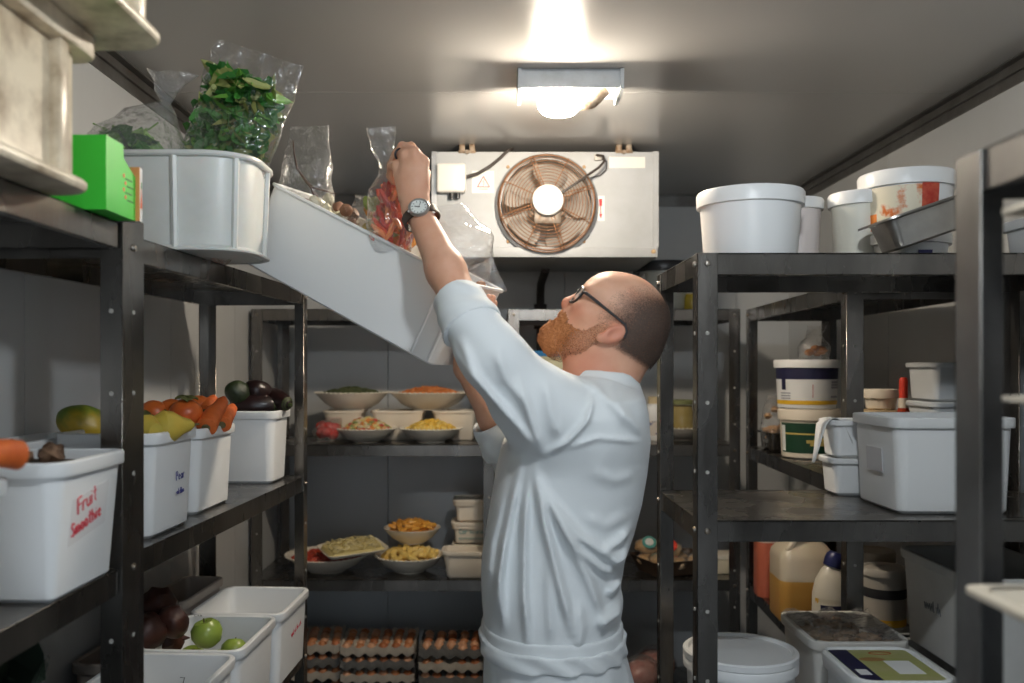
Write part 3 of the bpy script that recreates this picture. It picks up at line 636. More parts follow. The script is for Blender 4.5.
nb = bucket('bucket', 'white bucket with a navy band and a yellow stripe, on top of the bucket stack', 'bucket', (BXX - .006, BYY, zz + .150), .092, .086, .146, WHITE, lid_h=.022)
wrap(nb, 'navy_band', NAVY, .086, .092, .146, .090, .124, PI * .95, PI * 2.05, 36)
wrap(nb, 'yellow_stripe', YEL, .086, .092, .146, .014, .026, PI * .95, PI * 2.05, 36)
wrap(nb, 'navy_mark', NAVY, .086, .092, .146, .058, .090, PI * 1.10, PI * 1.16, 6)
for z in (.030, .038, .046): wrap(nb, 'printed_line', mat('grey_print', (.4, .4, .45), .6), .086, .092, .146, z, z + .004, PI * 1.08, PI * 1.22, 8)
wrap(nb, 'red_line', mat('thin_red_print', (.6, .25, .25), .6), .086, .092, .146, .035, .075, PI * 1.455, PI * 1.462, 3)
for z in (.062, .070, .078, .034): wrap(nb, 'printed_line', MATS['grey_print'], .086, .092, .146, z, z + .006, PI * 1.68, PI * 1.84, 8)
st_ = tub('steel_pan', 'small steel pan on the right rack left of the bucket stack', 'pan', (.945, 3.005, zz), -.04, .100, .150, .062, STEEL, r=.015, tap=.008, rim_h=.006, lip=.008)
# lower shelf of the right rack: jugs and jars
zj = .7455
JUG = mat('milky_jug', (.68, .57, .42), .3, sss=.1)
def jug(label, loc, w, d, h, fill, fcol, body):
    t_ = thing('jug', label, 'jug', loc, -.05)
    zt = h * fill
    def lp(sc, z): return rrect(w * sc, d * sc, .03 * sc, z, 6)
    MB().loft([lp(.96, 0), lp(1, .008), lp(1, zt)], True, True).build('juice', fcol, t_)
    MB().loft([lp(1, zt), lp(1, h * .70), lp(.96, h * .76), lp(.72, h * .86), lp(.40, h * .94), lp(.30, h * .95)], False, True).build('jug_body', body, t_)
    MB().tube([(-w * .32, -d * .30, h * .72), (-w * .34, -d * .34, h * .82), (-w * .22, -d * .34, h * .93), (w * .0, -d * .26, h * .96), (w * .10, -d * .1, h * .96)], .011, 10).build('handle', body, t_)
    MB().lathe([(.028, h * .945), (.028, h + .005), (.024, h + .01), (0, h + .01)], 24).build('cap', WHITE, t_)
    return t_
jug('plastic jug half full of orange juice on the lower right rack', (.925, 2.72, zj), .165, .165, .262, .47, mat('orange_juice', (.72, .40, .10), .3, sss=.1), JUG)
jug('plastic jug of red juice at the far end of the lower right rack', (.905, 2.985, zj), .09, .10, .29, .62, mat('red_juice', (.62, .16, .09), .3, sss=.1), mat('pale_jug', (.72, .58, .48), .3, sss=.1))
my = thing('squeeze_bottle', 'white squeeze bottle with a navy cap in front of the orange juice jug', 'bottle', (.930, 2.49, zj))
MB().lathe([(0, 0), (.048, 0), (.052, .006), (.055, .06), (.054, .13), (.046, .165), (.030, .195), (.021, .205), (0, .206)], 32, sy=.8).build('bottle_body', mat('mayo_white', (.80, .74, .62), .3), my)
MT_ = Matrix.Translation((0, 0, .203)) @ Matrix.Rotation(.3, 4, 'Y')
MB().lathe([(.025, 0), (.026, .02), (.024, .032), (.018, .04), (0, .04)], 24, MT_).build('cap', mat('navy_cap', (.02, .025, .11), .35), my)
wrap(my, 'label', mat('mayo_label', (.74, .68, .55), .5, col2=(.78, .45, .04), noise_scale=14, thresh=(.55, .6)), .0505, .054, .13, .012, .120, PI * 1.1, PI * 1.95, 20).scale = (1, .8, 1)
wrap(my, 'navy_oval', NAVY, .0512, .0548, .13, .072, .104, PI * 1.22, PI * 1.72, 14, off=.0012).scale = (1, .81, 1)
wrap(my, 'yellow_stripe', YEL, .0512, .0548, .13, .030, .055, PI * 1.35, PI * 1.9, 14, off=.0012).scale = (1, .81, 1)
jr = bucket('jar', 'jar with a black band and amber base beside the grey bins', 'jar', (.998, 2.315, zj + .09), .054, .052, .148, mat('jar_plastic', (.50, .46, .40), .4), lid_h=.016)
wrap(jr, 'black_band', BLACK, .052, .054, .148, .078, .102, PI * .95, PI * 2.05, 30); wrap(jr, 'amber_band', YEL, .052, .054, .148, .008, .026, PI * .95, PI * 2.05, 30)
tub('food_tub', 'grey tub under the jar with the black band', 'tub', (.998, 2.315, zj), 0, .135, .125, .088, GREY_PL, r=.02)
gj = bucket('jar', 'dim jar with a green dot behind the grey bins', 'jar', (1.045, 2.50, zj), .055, .055, .245, mat('dim_jar', (.42, .36, .27), .4), lid_h=.03)
MB().lathe([(0, .001), (.009, .0008), (.009, 0)], 16, Matrix.Translation((-.015, -.0575, .215)) @ Matrix.Rotation(PI / 2, 4, 'X')).build('green_dot', mat('green_dot', (.03, .38, .05), .5), gj)
# lower shelf of the cross rack
zc = .6906
wb = thing('bucket', 'white bucket with a domed lid on the lower shelf behind the front post', 'bucket', (.515, 1.898, zc))
MB().lathe([(.098, 0), (.102, .004), (.112, .200), (.109, .200), (.098, .006)], 56).build('bucket_body', WHITE, wb)
MB().lathe([(.1125, .178), (.118, .180), (.1185, .196), (.116, .200), (.1185, .203), (.1185, .214), (.115, .217), (.108, .217), (.104, .211), (.06, .213), (0, .215)], 64).build('lid', WHITE, wb)
kt = tub('food_tub', 'film wrapped tub of brown food on the lower shelf of the cross rack', 'tub', (.758, 1.975, zc), 0, .196, .232, .242, mat('frosted_plastic', (.72, .69, .64), .35), r=.03, tap=.014)
fw = MB(); rows = []
for i in range(13):
    rows.append([(-.098 + .196 * j / 12, -.116 + .232 * i / 12, .2430 + .010 * noise.noise(Vector((i * .5, j * .5, 1))) + .008 * math.sin(j * 1.3 + i)) for j in range(13)])
fw.loft(rows, False, False, closed=False); fw.build('cling_film', film('wrap_film', haze=.05, lo=.05, hi=.8, bump=1.0, bscale=60), kt)
q = MB()
for i in range(26): q.ell((random.uniform(-.07, .07), random.uniform(-.09, .09), .212 + random.uniform(0, .012)), (random.uniform(.016, .028),) * 2 + (.014,), nu=8, nv=6, amp=.4, seed=i)
tag(q.build('stewed_food', mat('brown_food', (.36, .22, .13), .5, col2=(.48, .33, .20), noise_scale=40), None, loc=kt.location), 'brown stewed food under cling film in the wrapped tub', 'food', None, 'stuff')
lt = tub('food_tub', 'white tub with a yellow green printed lid at the bottom edge', 'tub', (.748, 1.732, zc), 0, .170, .190, .228, WHITE, r=.025)
ld = tub_lid(lt, .170, .190, .228, WHITE)
MB().box(-.078, .078, -.088, .088, .2365, .2372, M=None).build('lid_label', mat('lid_label', (.40, .42, .13), .5, col2=(.46, .44, .20), noise_scale=20), ld)
MB().box(-.078, -.040, -.088, .088, .2372, .2376).build('navy_stripe', NAVY, ld)
MB().box(-.070, -.048, -.060, -.030, .2376, .2379).build('bar_code', PAPER, ld)
MB().box(.005, .055, -.055, .020, .2372, .2377).build('white_patch', PAPER, ld)
q = MB(); q.tube([(0.018 + .022 * math.cos(a * PI / 12), .066 + .008 * math.sin(a * PI / 12), .2374) for a in range(24)], .0014, 4, True); q.build('logo_oval', mat('brown_print', (.35, .12, .03), .5), ld)
MB().ell((-.012, .030, .2372), (.026, .012, .0006), nu=14, nv=6).build('printed_picture', mat('picture_brown', (.40, .22, .07), .5), ld)
gA = tub('storage_bin', 'grey bin at the bottom of the pair on the lower right', 'bin', (1.034, 1.905, zc), 0, .226, .330, .186, mat('dull_grey_plastic', (.70, .69, .66), .4, col2=(.62, .61, .58), noise_scale=6), tap=.014)
gB = tub('storage_bin', 'grey bin stacked on top of the other grey bin on the lower right', 'bin', (1.040, 1.905, zc + .187), 0, .226, .330, .212, MATS['dull_grey_plastic'], tap=.014)
s = MB(); scribble(s, (-.1095, .05, .10), (0, -1, 0), (0, 0, 1), .024, .08, .0009, 9); s.build('lettering', mat('dark_pencil', (.22, .22, .22), .7), gB)
# trays poking out of the closest rack
def sheet_tray(label, loc, rz, w, d):
    t_ = thing('tray', label, 'tray', loc, rz); TRM = mat('pale_tray', (.56, .49, .39), .3)
    def lp(o, z): return rrect(w + 2 * o, d + 2 * o, .02, z, 5)
    MB().loft([lp(-.012, 0), lp(-.010, .001), lp(0, .016), lp(-.002, .016), lp(-.012, .003)], True, True).build('pan_body', TRM, t_)
    MB().loft([lp(-.002, .0155), lp(.010, .016), lp(.012, .013), lp(.012, .018), lp(-.002, .0185)], False, False).build('rim', TRM, t_)
    return t_
sheet_tray('pale tray poking out low from the dark rack at the right edge', (.634, .700, 1.274), .0, .36, .30)
tub('storage_bin', 'dark bin under the lowest pale tray on the rack at the right edge', 'bin', (.690, .700, 1.1008), 0, .36, .34, .172, BLACK)
sheet_tray('pale tray at head height in the dark rack at the right edge', (.655, .705, 1.455), .0, .34, .28)
sheet_tray('pale tray near the top of the dark rack at the right edge', (.655, .705, 1.630), .0, .34, .28)
tub('storage_bin', 'dark bin between the lower pale trays at the right edge', 'bin', (.690, .690, 1.2930), 0, .32, .26, .161, BLACK)
tub('storage_bin', 'dark bin between the upper pale trays at the right edge', 'bin', (.690, .690, 1.4745), 0, .32, .26, .154, BLACK)
# ------------------------------------------------------------------ vegetables and fruit in the left bins
def rotz(rx, ry, rz): return Euler((rx, ry, rz)).to_matrix()
CARROT = mat('carrot_skin', (.72, .16, .03), .5, col2=(.55, .10, .02), noise_scale=30, bump=.1, bump_scale=90)
STEM = mat('dry_stem', (.12, .10, .04), .8)
LEAFY = mat('leaf_green', (.045, .13, .02), .5, col2=(.10, .20, .035), noise_scale=14)
def carrot(label, a, b, r, group=None, stub=True):
    a, b = Vector(a), Vector(b); t_ = thing('carrot', label, 'carrot', a, group=group); d = b - a; L_ = d.length
    n_ = 12; rr = [r * .55] + [r * (1 - .45 * (i / n_) ** 1.4) * (1 + .03 * math.sin(i * 3.1)) for i in range(n_)] + [r * .25]
    pts = [V(0, 0, 0)] + [d * (.03 + .95 * i / n_) + V(0, 0, .004 * math.sin(i * .5)) for i in range(n_)] + [d]
    MB().tube(pts, rr, 14).build('carrot_root', CARROT, t_)
    if stub: MB().tube([-d * .025, d * .015, d * .02], [r * .38, r * .46, r * .3], 10).build('stem_end', STEM, t_)
    return t_
carrot('thick carrot with a dark stem end lying on the bin at the left edge', W(20, 455, 1.075), W(-60, 462, .98), .0180)
CG = 'carrots in the persimmon bin'
carrot('carrot leaning over the corner of the persimmon bin, the longer one', W(206, 428, 1.86), W(224, 398, 1.98), .0215, CG)
carrot('shorter carrot at the far corner of the persimmon bin', W(222, 425, 1.93), W(233, 405, 2.03), .0195, CG)
carrot('carrot lying deepest in the persimmon bin, half hidden', W(205, 412, 1.97), W(214, 396, 2.04), .018, CG)
PERS = mat('persimmon_skin', (.72, .17, .03), .35, col2=(.60, .10, .02), noise_scale=9)
def persimmon(label, c, r, rot=(1.9, .3, 0)):
    t_ = thing('persimmon', label, 'persimmon', c, rot=rot, group='persimmons in the white bin')
    MB().ell((0, 0, 0), (r, r, r * .86), nu=20, nv=14).build('fruit', PERS, t_)
    q = MB()
    for k in range(4):
        a = k * PI / 2 + .4; rot = Matrix.Rotation(a, 4, 'Z')
        q.loft([[rot @ V(r * f, wd * s, r * .88 - .35 * r * f * f + .003 + .004 * abs(s)) for s in (-1, 0, 1)] for f, wd in ((.0, .004), (.25, .012), (.5, .013), (.68, .003))], False, False, closed=False)
    q.lathe([(.005, r * .86), (.004, r * 1.0), (0, r * 1.0)], 8)
    q.build('calyx', mat('calyx', (.16, .16, .05), .7), t_); return t_
persimmon('persimmon at the left end of the white bin', W(154, 415, 1.90), .032)
persimmon('persimmon second from the left in the white bin', W(172, 414, 1.92), .033)
persimmon('big front persimmon with its dry leaves on top', W(186, 413, 1.87), .034, (.15, .1, 0))
persimmon('persimmon behind the carrots in the white bin', W(199, 409, 1.99), .031)
PEAR = mat('pear_skin', (.62, .42, .06), .45, col2=(.45, .36, .06), noise_scale=10)
def pear(label, c, rt_, r):
    t_ = thing('pear', label, 'pear', c, rot=rt_, group='pears in the marked bin')
    MB().lathe([(0, -r), (r * .55, -r * .92), (r, -r * .1), (r * .9, r * .4), (r * .5, r * 1.0), (r * .36, r * 1.4), (r * .15, r * 1.62), (0, r * 1.64)], 22).build('fruit', PEAR, t_)
    MB().tube([(0, 0, r * 1.6), (.002, 0, r * 1.95)], .002, 6).build('stem', STEM, t_); return t_
pear('yellow pear lying on top at the front of the marked bin', W(166, 427, 1.64), V(.8, .55, .05).to_track_quat('Z', 'Y').to_euler(), .031)
pear('yellow pear half hidden behind the thick steel post', W(146, 430, 1.60), V(-.9, .5, .1).to_track_quat('Z', 'Y').to_euler(), .028)
mg = thing('mango', 'green and yellow mango in the bin behind the thick post', 'mango', W(86, 425, 1.70), rot=(0, .35, .4))
MB().ell((0, 0, 0), (.052, .038, .036), nu=24, nv=16, amp=.10, fr=1.5).build('fruit', mat('mango_skin', (.16, .24, .03), .4, col2=(.55, .36, .03), noise_scale=7, thresh=(.45, .60)), mg)
MB().tube([(.049, 0, .006), (.058, 0, .010)], [.006, .003], 8).build('stem_end', STEM, mg)
AUB = mat('aubergine_skin', (.010, .006, .007), .28, col2=(.022, .009, .009), noise_scale=5)
AVO = mat('avocado_skin', (.028, .045, .014), .45, col2=(.012, .018, .008), noise_scale=25, bump=.4, bump_scale=120)
def aubergine(label, a, b, r):
    a, b = Vector(a), Vector(b); d = b - a; t_ = thing('aubergine', label, 'aubergine', a, group='dark aubergines in the far bin')
    MB().tube([d * f for f in (0, .02, .1, .25, .45, .65, .82, .93, .98, 1)], [r * k for k in (.25, .5, .85, 1, 1, .9, .72, .5, .3, .05)], 20).build('fruit', AUB, t_)
    MB().tube([d * f for f in (1.06, .99, .95, .88)], [r * k for k in (.14, .2, .45, .62)], 14).build('calyx', mat('aubergine_calyx', (.05, .07, .02), .6), t_)
aubergine('aubergine lying along the front of the far bin', W(232, 405, 2.38), W(281, 406, 2.39), .036)
aubergine('aubergine pointing down over the right corner of the far bin', W(266, 396, 2.43), W(290, 405, 2.37), .030)
aubergine('aubergine at the back of the far bin', W(230, 398, 2.43), W(270, 400, 2.43), .034)
for k, (px, py, d_, r_, lb_) in enumerate(((238, 392, 2.36, (.034, .026, .030), 'dark green avocado on top of the aubergines, the left one'), (259, 391, 2.39, (.040, .028, .029), 'near black avocado on top of the aubergines, the right one'))):
    o = thing('avocado', lb_, 'avocado', W(px, py, d_), rot=(0, .3, .5), group='avocados on the aubergines')
    MB().ell((0, 0, 0), r_, nu=22, nv=14, amp=.10, fr=1.3, seed=k).build('fruit', AVO if k == 0 else AUB, o)
    MB().ell((r_[0] * .97, 0, 0), (.004, .006, .006), nu=8, nv=6).build('stem_end', STEM, o)
APP = mat('green_apple_skin', (.22, .33, .04), .3, col2=(.30, .38, .07), noise_scale=6)
def apple(label, c, r, m, g):
    t_ = thing('apple', label, 'apple', c, rot=(random.uniform(-.5, .5), random.uniform(-.5, .5), 0), group=g)
    MB().lathe([(0, -r * .78), (r * .3, -r * .86), (r * .75, -r * .6), (r, .0), (r * .92, r * .5), (r * .6, r * .84), (r * .25, r * .84), (r * .08, r * .66), (0, r * .62)], 24).build('fruit', m, t_)
    MB().tube([(0, 0, r * .6), (.002, 0, r * 1.05)], .0016, 6).build('stem', STEM, t_)
GA = 'green apples in the lower white bin'
apple('green apple standing highest in the lower white bin', W(207, 634, 1.965), .034, APP, GA)
apple('green apple at the right side of the lower white bin', W(234, 652, 1.985), .030, APP, GA)
apple('green apple low in the bin between the other two', W(224, 664, 2.0), .034, APP, GA)
apple('green apple in the left corner of the lower white bin', W(192, 660, 2.04), .032, APP, GA)
BEET = mat('beet_skin', (.030, .010, .008), .5, col2=(.08, .022, .012), noise_scale=12, bump=.2)
for k, (px, py, d_, r_, lb_) in enumerate(((170, 608, 2.06, .048, 'dark red beetroot on top of the pile behind the thick post'), (186, 622, 2.00, .040, 'dark red beetroot leaning on the bin of apples'), (160, 632, 1.96, .046, 'dark red beetroot at the front of the beetroot pile'), (178, 640, 2.05, .040, 'beetroot low in the pile behind the apple bin'), (150, 615, 2.12, .044, 'beetroot at the wall end of the pile'))):
    o = thing('beetroot', lb_, 'beetroot', W(px, py, d_) + V(-.03, 0, 0), rot=(k, .5 * k, 0), group='beetroots behind the apple bin')
    MB().ell((0, 0, 0), (r_ * .9, r_ * .9, r_), nu=18, nv=12, amp=.2, fr=2, seed=k).build('root', BEET, o)
    MB().tube([(0, 0, -r_ * .95), (0, .004, -r_ * 1.4)], [.008, .001], 6).build('tap_root', BEET, o)
tub('storage_bin', 'bin of beetroots against the left wall on the lower shelf', 'bin', (-.808, 1.98, .7205), -.05, .098, .30, .175, MATS['brown_plastic'], r=.02)
MB().loft([rrect(.166, .196, .02, 1.30, 5, -.678, 1.294), rrect(.166, .196, .02, 1.358, 5, -.678, 1.294)]).build('dried_root_bed', mat('root_bed', (.05, .03, .02), .8, col2=(.14, .09, .05), noise_scale=60, bump=.6), None)
tag(bpy.data.objects['dried_root_bed'], 'dark broken roots filling the Fruit Smoothie bin under the big ones', 'roots', None, 'stuff')
DATE = mat('brown_root_skin', (.08, .04, .024), .7, col2=(.24, .14, .08), noise_scale=40, bump=.3)
for k, (rx_, ry_) in enumerate(((-.700, 1.225), (-.665, 1.250), (-.640, 1.295), (-.720, 1.265), (-.690, 1.290), (-.660, 1.340), (-.715, 1.330))):
    o = MB().ell((0, 0, 0), (random.uniform(.016, .024), random.uniform(.013, .018), .013), rotz(.3 * k, .2, .8 * k), 12, 8, .5, 3, k).build('ginger_root', DATE, None, loc=(rx_, ry_, 1.379 - .004 * (k % 3)))
    tag(o, 'knobbly brown root lying in the Fruit Smoothie bin', 'root', 'brown roots in the Fruit Smoothie bin')

# leafy bunches
def leaf_bunch(name, label, loc, n, fill, ln, wd, mats, seed, stems=True, parent=None):
    """many leaves in a volume given by fill(rnd)->point"""
    rs = random.Random(seed); m = MB()
    for i in range(n):
        p = Vector(fill(rs)); m.cur = rs.choice(range(len(mats)))
        R = Euler((rs.uniform(-1.5, 1.5), rs.uniform(-1.0, 1.0), rs.uniform(0, 6.3))).to_matrix(); l_ = ln * rs.uniform(.7, 1.25); w__ = wd * rs.uniform(.7, 1.2); cv = rs.uniform(-.5, .9)
        rows = []
        for k in range(5):
            f = k / 4; ww = w__ * math.sin(PI * min(1, f * .9 + .1)) ** .8 * (1 - .2 * f)
            z = cv * l_ * f * f * .5
            rows.append([p + R @ V(s * ww, (f - .5) * l_, z + abs(s) * ww * .45) for s in (-1, 0, 1)])
        m.loft(rows, False, False, closed=False)
        if stems and i % 4 == 0:
            m.tube([p + R @ V(0, -.5 * l_, 0), p + R @ V(0, -.9 * l_, -.01)], .0016, 5)
    o = m.build(name, mats, parent, loc=loc); return tag(o, label, 'greens', None, 'stuff')
LG = [mat('leaf_a', (.06, .24, .035), .4), mat('leaf_b', (.03, .15, .025), .4), mat('leaf_c', (.14, .34, .05), .45), mat('leaf_d', (.36, .38, .12), .5)]
LD = [mat('leaf_dark', (.012, .022, .012), .6), mat('leaf_dark2', (.02, .035, .015), .6)]
# ------------------------------------------------------------------ clear bags
def bag(label, base, h, rows, rot=(0, 0, 0), m=None, seed=1, nu=28, knot=False, wr=.006, group='clear plastic bags of produce', name='plastic_bag', film_of=None):
    """rows: (fraction of height, half width, half thickness, x shift); a thin crumpled envelope"""
    t_ = thing(name, label, 'bag', base, rot=rot, group=group); loops = []
    nr = 18
    def interp(f):
        for i in range(len(rows) - 1):
            if f <= rows[i + 1][0] + 1e-9:
                a, b = rows[i], rows[i + 1]; q = (f - a[0]) / max(1e-9, b[0] - a[0]); q = q * q * (3 - 2 * q)
                return [a[k] + (b[k] - a[k]) * q for k in (1, 2, 3)]
        return rows[-1][1:]
    for j in range(nr + 1):
        f = j / nr; a, b, sh = interp(f); lp_ = []
        for i in range(nu):
            th = 2 * PI * i / nu; cx, cy = math.cos(th), math.sin(th)
            x = sh + a * (abs(cx) ** .8) * (1 if cx >= 0 else -1); y = b * (abs(cy) ** .9) * (1 if cy >= 0 else -1)
            n_ = noise.noise(Vector((x * 22 + seed * 3.1, y * 22 + f * h * 30, seed + f * h * 24))); n2 = noise.noise(Vector((x * 60, y * 60 + seed, f * h * 55)))
            k = wr * (1 if b > .004 else .35)
            lp_.append((x + n_ * k * .6, y + (n_ * k + n2 * k * .5) * (1 if b > .003 else .8), f * h + n2 * k * .5))
        loops.append(lp_)
    MB().loft(loops, True, False).build('bag_film', m or FILM, t_, angle=70)
    return t_
# greens in the ribbed crate
def boxfill(sx, sy, sz, shear=0.0):
    def f(rs):
        while True:
            x, y, z = rs.uniform(-1, 1), rs.uniform(-1, 1), rs.uniform(0, 1)
            if x * x + y * y < 1: return (x * sx + shear * z, y * sy, z * sz)
    return f
gbse = V(-.590, 1.785, 1.720)
bag('upright clear bag packed with leafy green herbs in the ribbed crate', gbse, .415, [(0, .060, .030, 0), (.12, .076, .045, 0), (.4, .082, .050, .000), (.65, .088, .040, .002), (.82, .088, .018, .004), (1.0, .087, .002, .008)], rot=(.10, .30, .06), m=film('crisp_film', haze=.02, lo=.03, hi=.9, rough=.12, bump=1.0, bscale=24), seed=2, wr=.008)
o = leaf_bunch('leafy_greens', 'leafy green herbs filling the upright clear bag', gbse + V(.002, 0, .045), 950, boxfill(.066, .032, .310, .008), .060, .016, LG, 3, False); o.rotation_euler = (.10, .30, .06)
bse = V(-.716, 1.765, 1.7225)
bag('knotted clear bag of greens lying at the left of the ribbed crate', bse, .355, [(0, .070, .05, 0), (.25, .080, .070, -.005), (.60, .092, .070, -.005), (.78, .050, .03, .015), (.83, .010, .010, .04), (.90, .020, .014, .045), (1.0, .05, .010, .055)], rot=(.1, .12, 0), m=FILM_T, seed=5, wr=.012)
leaf_bunch('leafy_greens', 'dark leafy greens seen dimly inside the knotted bag', bse + V(-.004, 0, .03), 280, boxfill(.052, .036, .200), .05, .016, LG[:3], 8)
bag('hazy clear bag against the wall behind the green carton', V(-.800, 1.545, 1.7135), .235, [(0, .05, .04, 0), (.35, .065, .050, 0), (.75, .05, .035, 0), (1, .03, .01, .01)], m=FILM_T, seed=9, wr=.010)
leaf_bunch('leafy_greens', 'dull greens inside the hazy bag by the wall', V(-.800, 1.545, 1.722), 60, boxfill(.045, .03, .12), .045, .014, LG[:2], 15)
# bags in the tilted long bin; its own frame: x along, y deep, z up
RB = MBIN.to_euler()
def inbin(label, x, y, h, rows, seed, m=FILM, lean=0.0, z0=.012, wr=.006, ry=None):
    return bag(label, BINP(x, y, z0), h, rows, rot=(0.0, lean, MBIN.to_euler().z), m=m, seed=seed, wr=wr)
xs_ = LB
b_1 = inbin('clear bag with a dark twig, standing in the tilted bin next to the ribbed crate', .098, .095, .335, [(0, .05, .05, 0), (.4, .066, .055, 0), (.7, .060, .035, 0), (1, .050, .003, 0)], 11, lean=.06)
tw = MB(); tw.tube([W(317, 200, 1.99), W(312, 188, 1.985), W(305, 180, 1.985), W(297, 168, 1.98), W(294, 152, 1.98), W(293, 140, 1.98)], [.006, .004, .003, .0024, .002, .001], 6)
tw.tube([W(311, 187, 1.985), W(322, 190, 1.98), W(336, 194, 1.97)], [.003, .002, .001], 6)
tag(tw.build('herb_twig', mat('twig', (.11, .055, .035), .7), None, origin=W(310, 190, 1.985)), 'dark twig inside the clear bag by the ribbed crate', 'twig')
b_2 = inbin('crinkled clear bag of cut vegetables in the middle of the tilted bin', .235, .095, .235, [(0, .055, .05, 0), (.45, .066, .055, 0), (.75, .060, .03, .01), (1, .052, .003, .02)], 13, lean=.20)
VEG = [mat('veg_orange', (.70, .28, .05), .5), mat('veg_yellow', (.66, .52, .16), .5), mat('veg_green', (.25, .34, .08), .5), mat('veg_pale', (.62, .58, .42), .5)]
def pile(name, label, cat, n, pos, size, mats, seed, kind='stuff'):
    rs = random.Random(seed); m = MB(); o0 = Vector(pos(rs)) * 0
    for i in range(n):
        m.cur = rs.randrange(len(mats)); r = [rs.uniform(*size) for _ in range(3)]
        m.ell(pos(rs), r, Euler((rs.uniform(0, 3), rs.uniform(0, 3), rs.uniform(0, 3))).to_matrix(), 8, 6, .35, 2.5, i)
    return m
def binpos(x0, x1, y0, y1, z0, z1):
    return lambda rs: BINP(rs.uniform(x0, x1), rs.uniform(y0, y1), rs.uniform(z0, z1))
m_ = pile('v', '', '', 90, binpos(.19, .30, .05, .14, .08, .235), (.010, .022), VEG, 4)
tag(m_.build('cut_vegetables', VEG, None, origin=BINP(.24, .095, .1)), 'orange, yellow and green cut vegetables in the crinkled bag', 'vegetables', None, 'stuff')
m_ = pile('v', '', '', 30, binpos(.06, .15, .05, .14, .08, .195), (.010, .02), [mat('herb_brown', (.25, .12, .07), .6), VEG[3]], 6)
tag(m_.build('dried_herbs', [MATS['herb_brown'], VEG[3]], None, origin=BINP(.125, .095, .1)), 'pale and reddish bits at the bottom of the bag with the twig', 'herbs', None, 'stuff')
hb = W(392, 252, 1.83)
bag('clear bag of red sliced vegetables that the chef is lifting out', hb, .255, [(0, .038, .034, .0), (.2, .050, .042, 0), (.48, .040, .034, -.004), (.62, .020, .022, -.002), (.70, .014, .018, -.004), (.82, .024, .012, -.010), (1.0, .030, .003, -.012)], rot=(0, -.04, 0), seed=17, wr=.005)
REDV = [mat('red_pepper', (.68, .08, .03), .35), mat('red_dark', (.45, .035, .02), .35), mat('red_orange', (.80, .24, .07), .4)]
rs = random.Random(5); m_ = MB()
for i in range(70):
    m_.cur = rs.randrange(3); f = rs.random(); c = hb + V(rs.uniform(-1, 1) * (.040 - .018 * f), rs.uniform(-1, 1) * .026, .012 + .118 * f)
    d = V(rs.uniform(-.6, .6), rs.uniform(-.4, .4), rs.uniform(.4, 1)).normalized() * .022
    m_.tube([c - d, c - d * .3 + V(.003, 0, 0), c + d * .4, c + d], [.003, .006, .006, .003], 6)
tag(m_.build('sliced_peppers', REDV, None, origin=hb), 'red and orange vegetable slices in the bag the chef holds', 'vegetables', None, 'stuff')
b4_ = W(468, 296, 1.93)
bag('crumpled clear bag lying over the low end of the tilted bin, behind the forearm', b4_, .20, [(0, .030, .02, 0), (.3, .060, .04, .01), (.6, .070, .035, .0), (.85, .055, .02, -.02), (1, .045, .004, -.03)], rot=(0, -.15, 0), m=FILM, seed=21, wr=.016)
b5_ = W(478, 290, 1.90)
bag('flat clear bag sticking out at the low end of the tilted bin', b5_ + V(-.06, 0, -.012), .115, [(0, .020, .012, 0), (.4, .034, .016, 0), (1, .040, .002, 0)], rot=(0, 1.15, 0), m=FILM, seed=23, wr=.006)
m_ = MB()
for i in range(7): m_.ell(W(480 + 3 * math.sin(i * 2), 287 + 1.3 * i - 4, 1.90), (.008, .006, .005), None, 8, 6, .4, 2, i)
tag(m_.build('dried_fruit', mat('dried_fruit', (.42, .17, .05), .5), None, origin=b5_), 'orange brown bits in the bag at the low end of the tilted bin', 'food', None, 'stuff')

# leafy crate on the lowest near-left shelf
def rough(rs): return (rs.uniform(-.065, .065), rs.uniform(-.16, .16), rs.uniform(0, .20) * rs.random() ** .5)
tub('produce_crate', 'dark crate of greens on the lower near left shelf', 'crate', (-.735, 1.20, .7206), 0, .22, .40, .20, BLACK)
leaf_bunch('leafy_greens', 'dark leafy greens heaped in the crate at the bottom left', (-.735, 1.20, .86), 240, rough, .10, .04, LD, 12)

# ------------------------------------------------------------------ bowls of prepared food on the back rack
CHINA = mat('cream_china', (.86, .80, .69), .25, col2=(.80, .73, .61), noise_scale=8)
def bowl(label, c, r, h, group='white beaded bowls on the back rack', foot=.45, beads=True):
    t_ = thing('serving_bowl', label, 'bowl', c, group=group)
    MB().lathe([(r * foot, 0), (r * foot, .003), (r * .72, h * .35), (r * .92, h * .78), (r, h * .97), (r * .995, h), (r * .955, h * .985), (r * .87, h * .75), (r * .66, h * .38), (r * .35, .008), (0, .007)], 44).build('bowl_body', CHINA, t_)
    if beads:
        q = MB()
        for k in range(44):
            a = 2 * PI * k / 44; q.ell((r * math.cos(a), r * math.sin(a), h * .985), .0042, None, 6, 4)
        tag(q.build('beaded_rim', CHINA, t_))
    return t_
z2 = 1.2232; z3 = .7426
TC = 'cream tubs under the bowls'
for x0, x1, lab in ((-.660, -.500, 'cream tub under the bowl of herbs on the back rack'), (-.478, -.268, 'cream tub under the left side of the grated carrot bowl'), (-.246, -.062, 'cream tub under the right side of the grated carrot bowl')):
    tub('food_tub', lab, 'tub', ((x0 + x1) / 2, 3.47, z2), 0, x1 - x0 - .012, .17, .112, CREAM, r=.03, tap=.018, rim_h=.010, lip=.003, group=TC)
B1 = bowl('wide beaded bowl of dried green herbs on the upper shelf', (-.555, 3.465, z2 + .1125), .140, .068)
B2 = bowl('wide beaded bowl of grated carrot on the upper shelf', (-.257, 3.465, z2 + .1125), .150, .068)
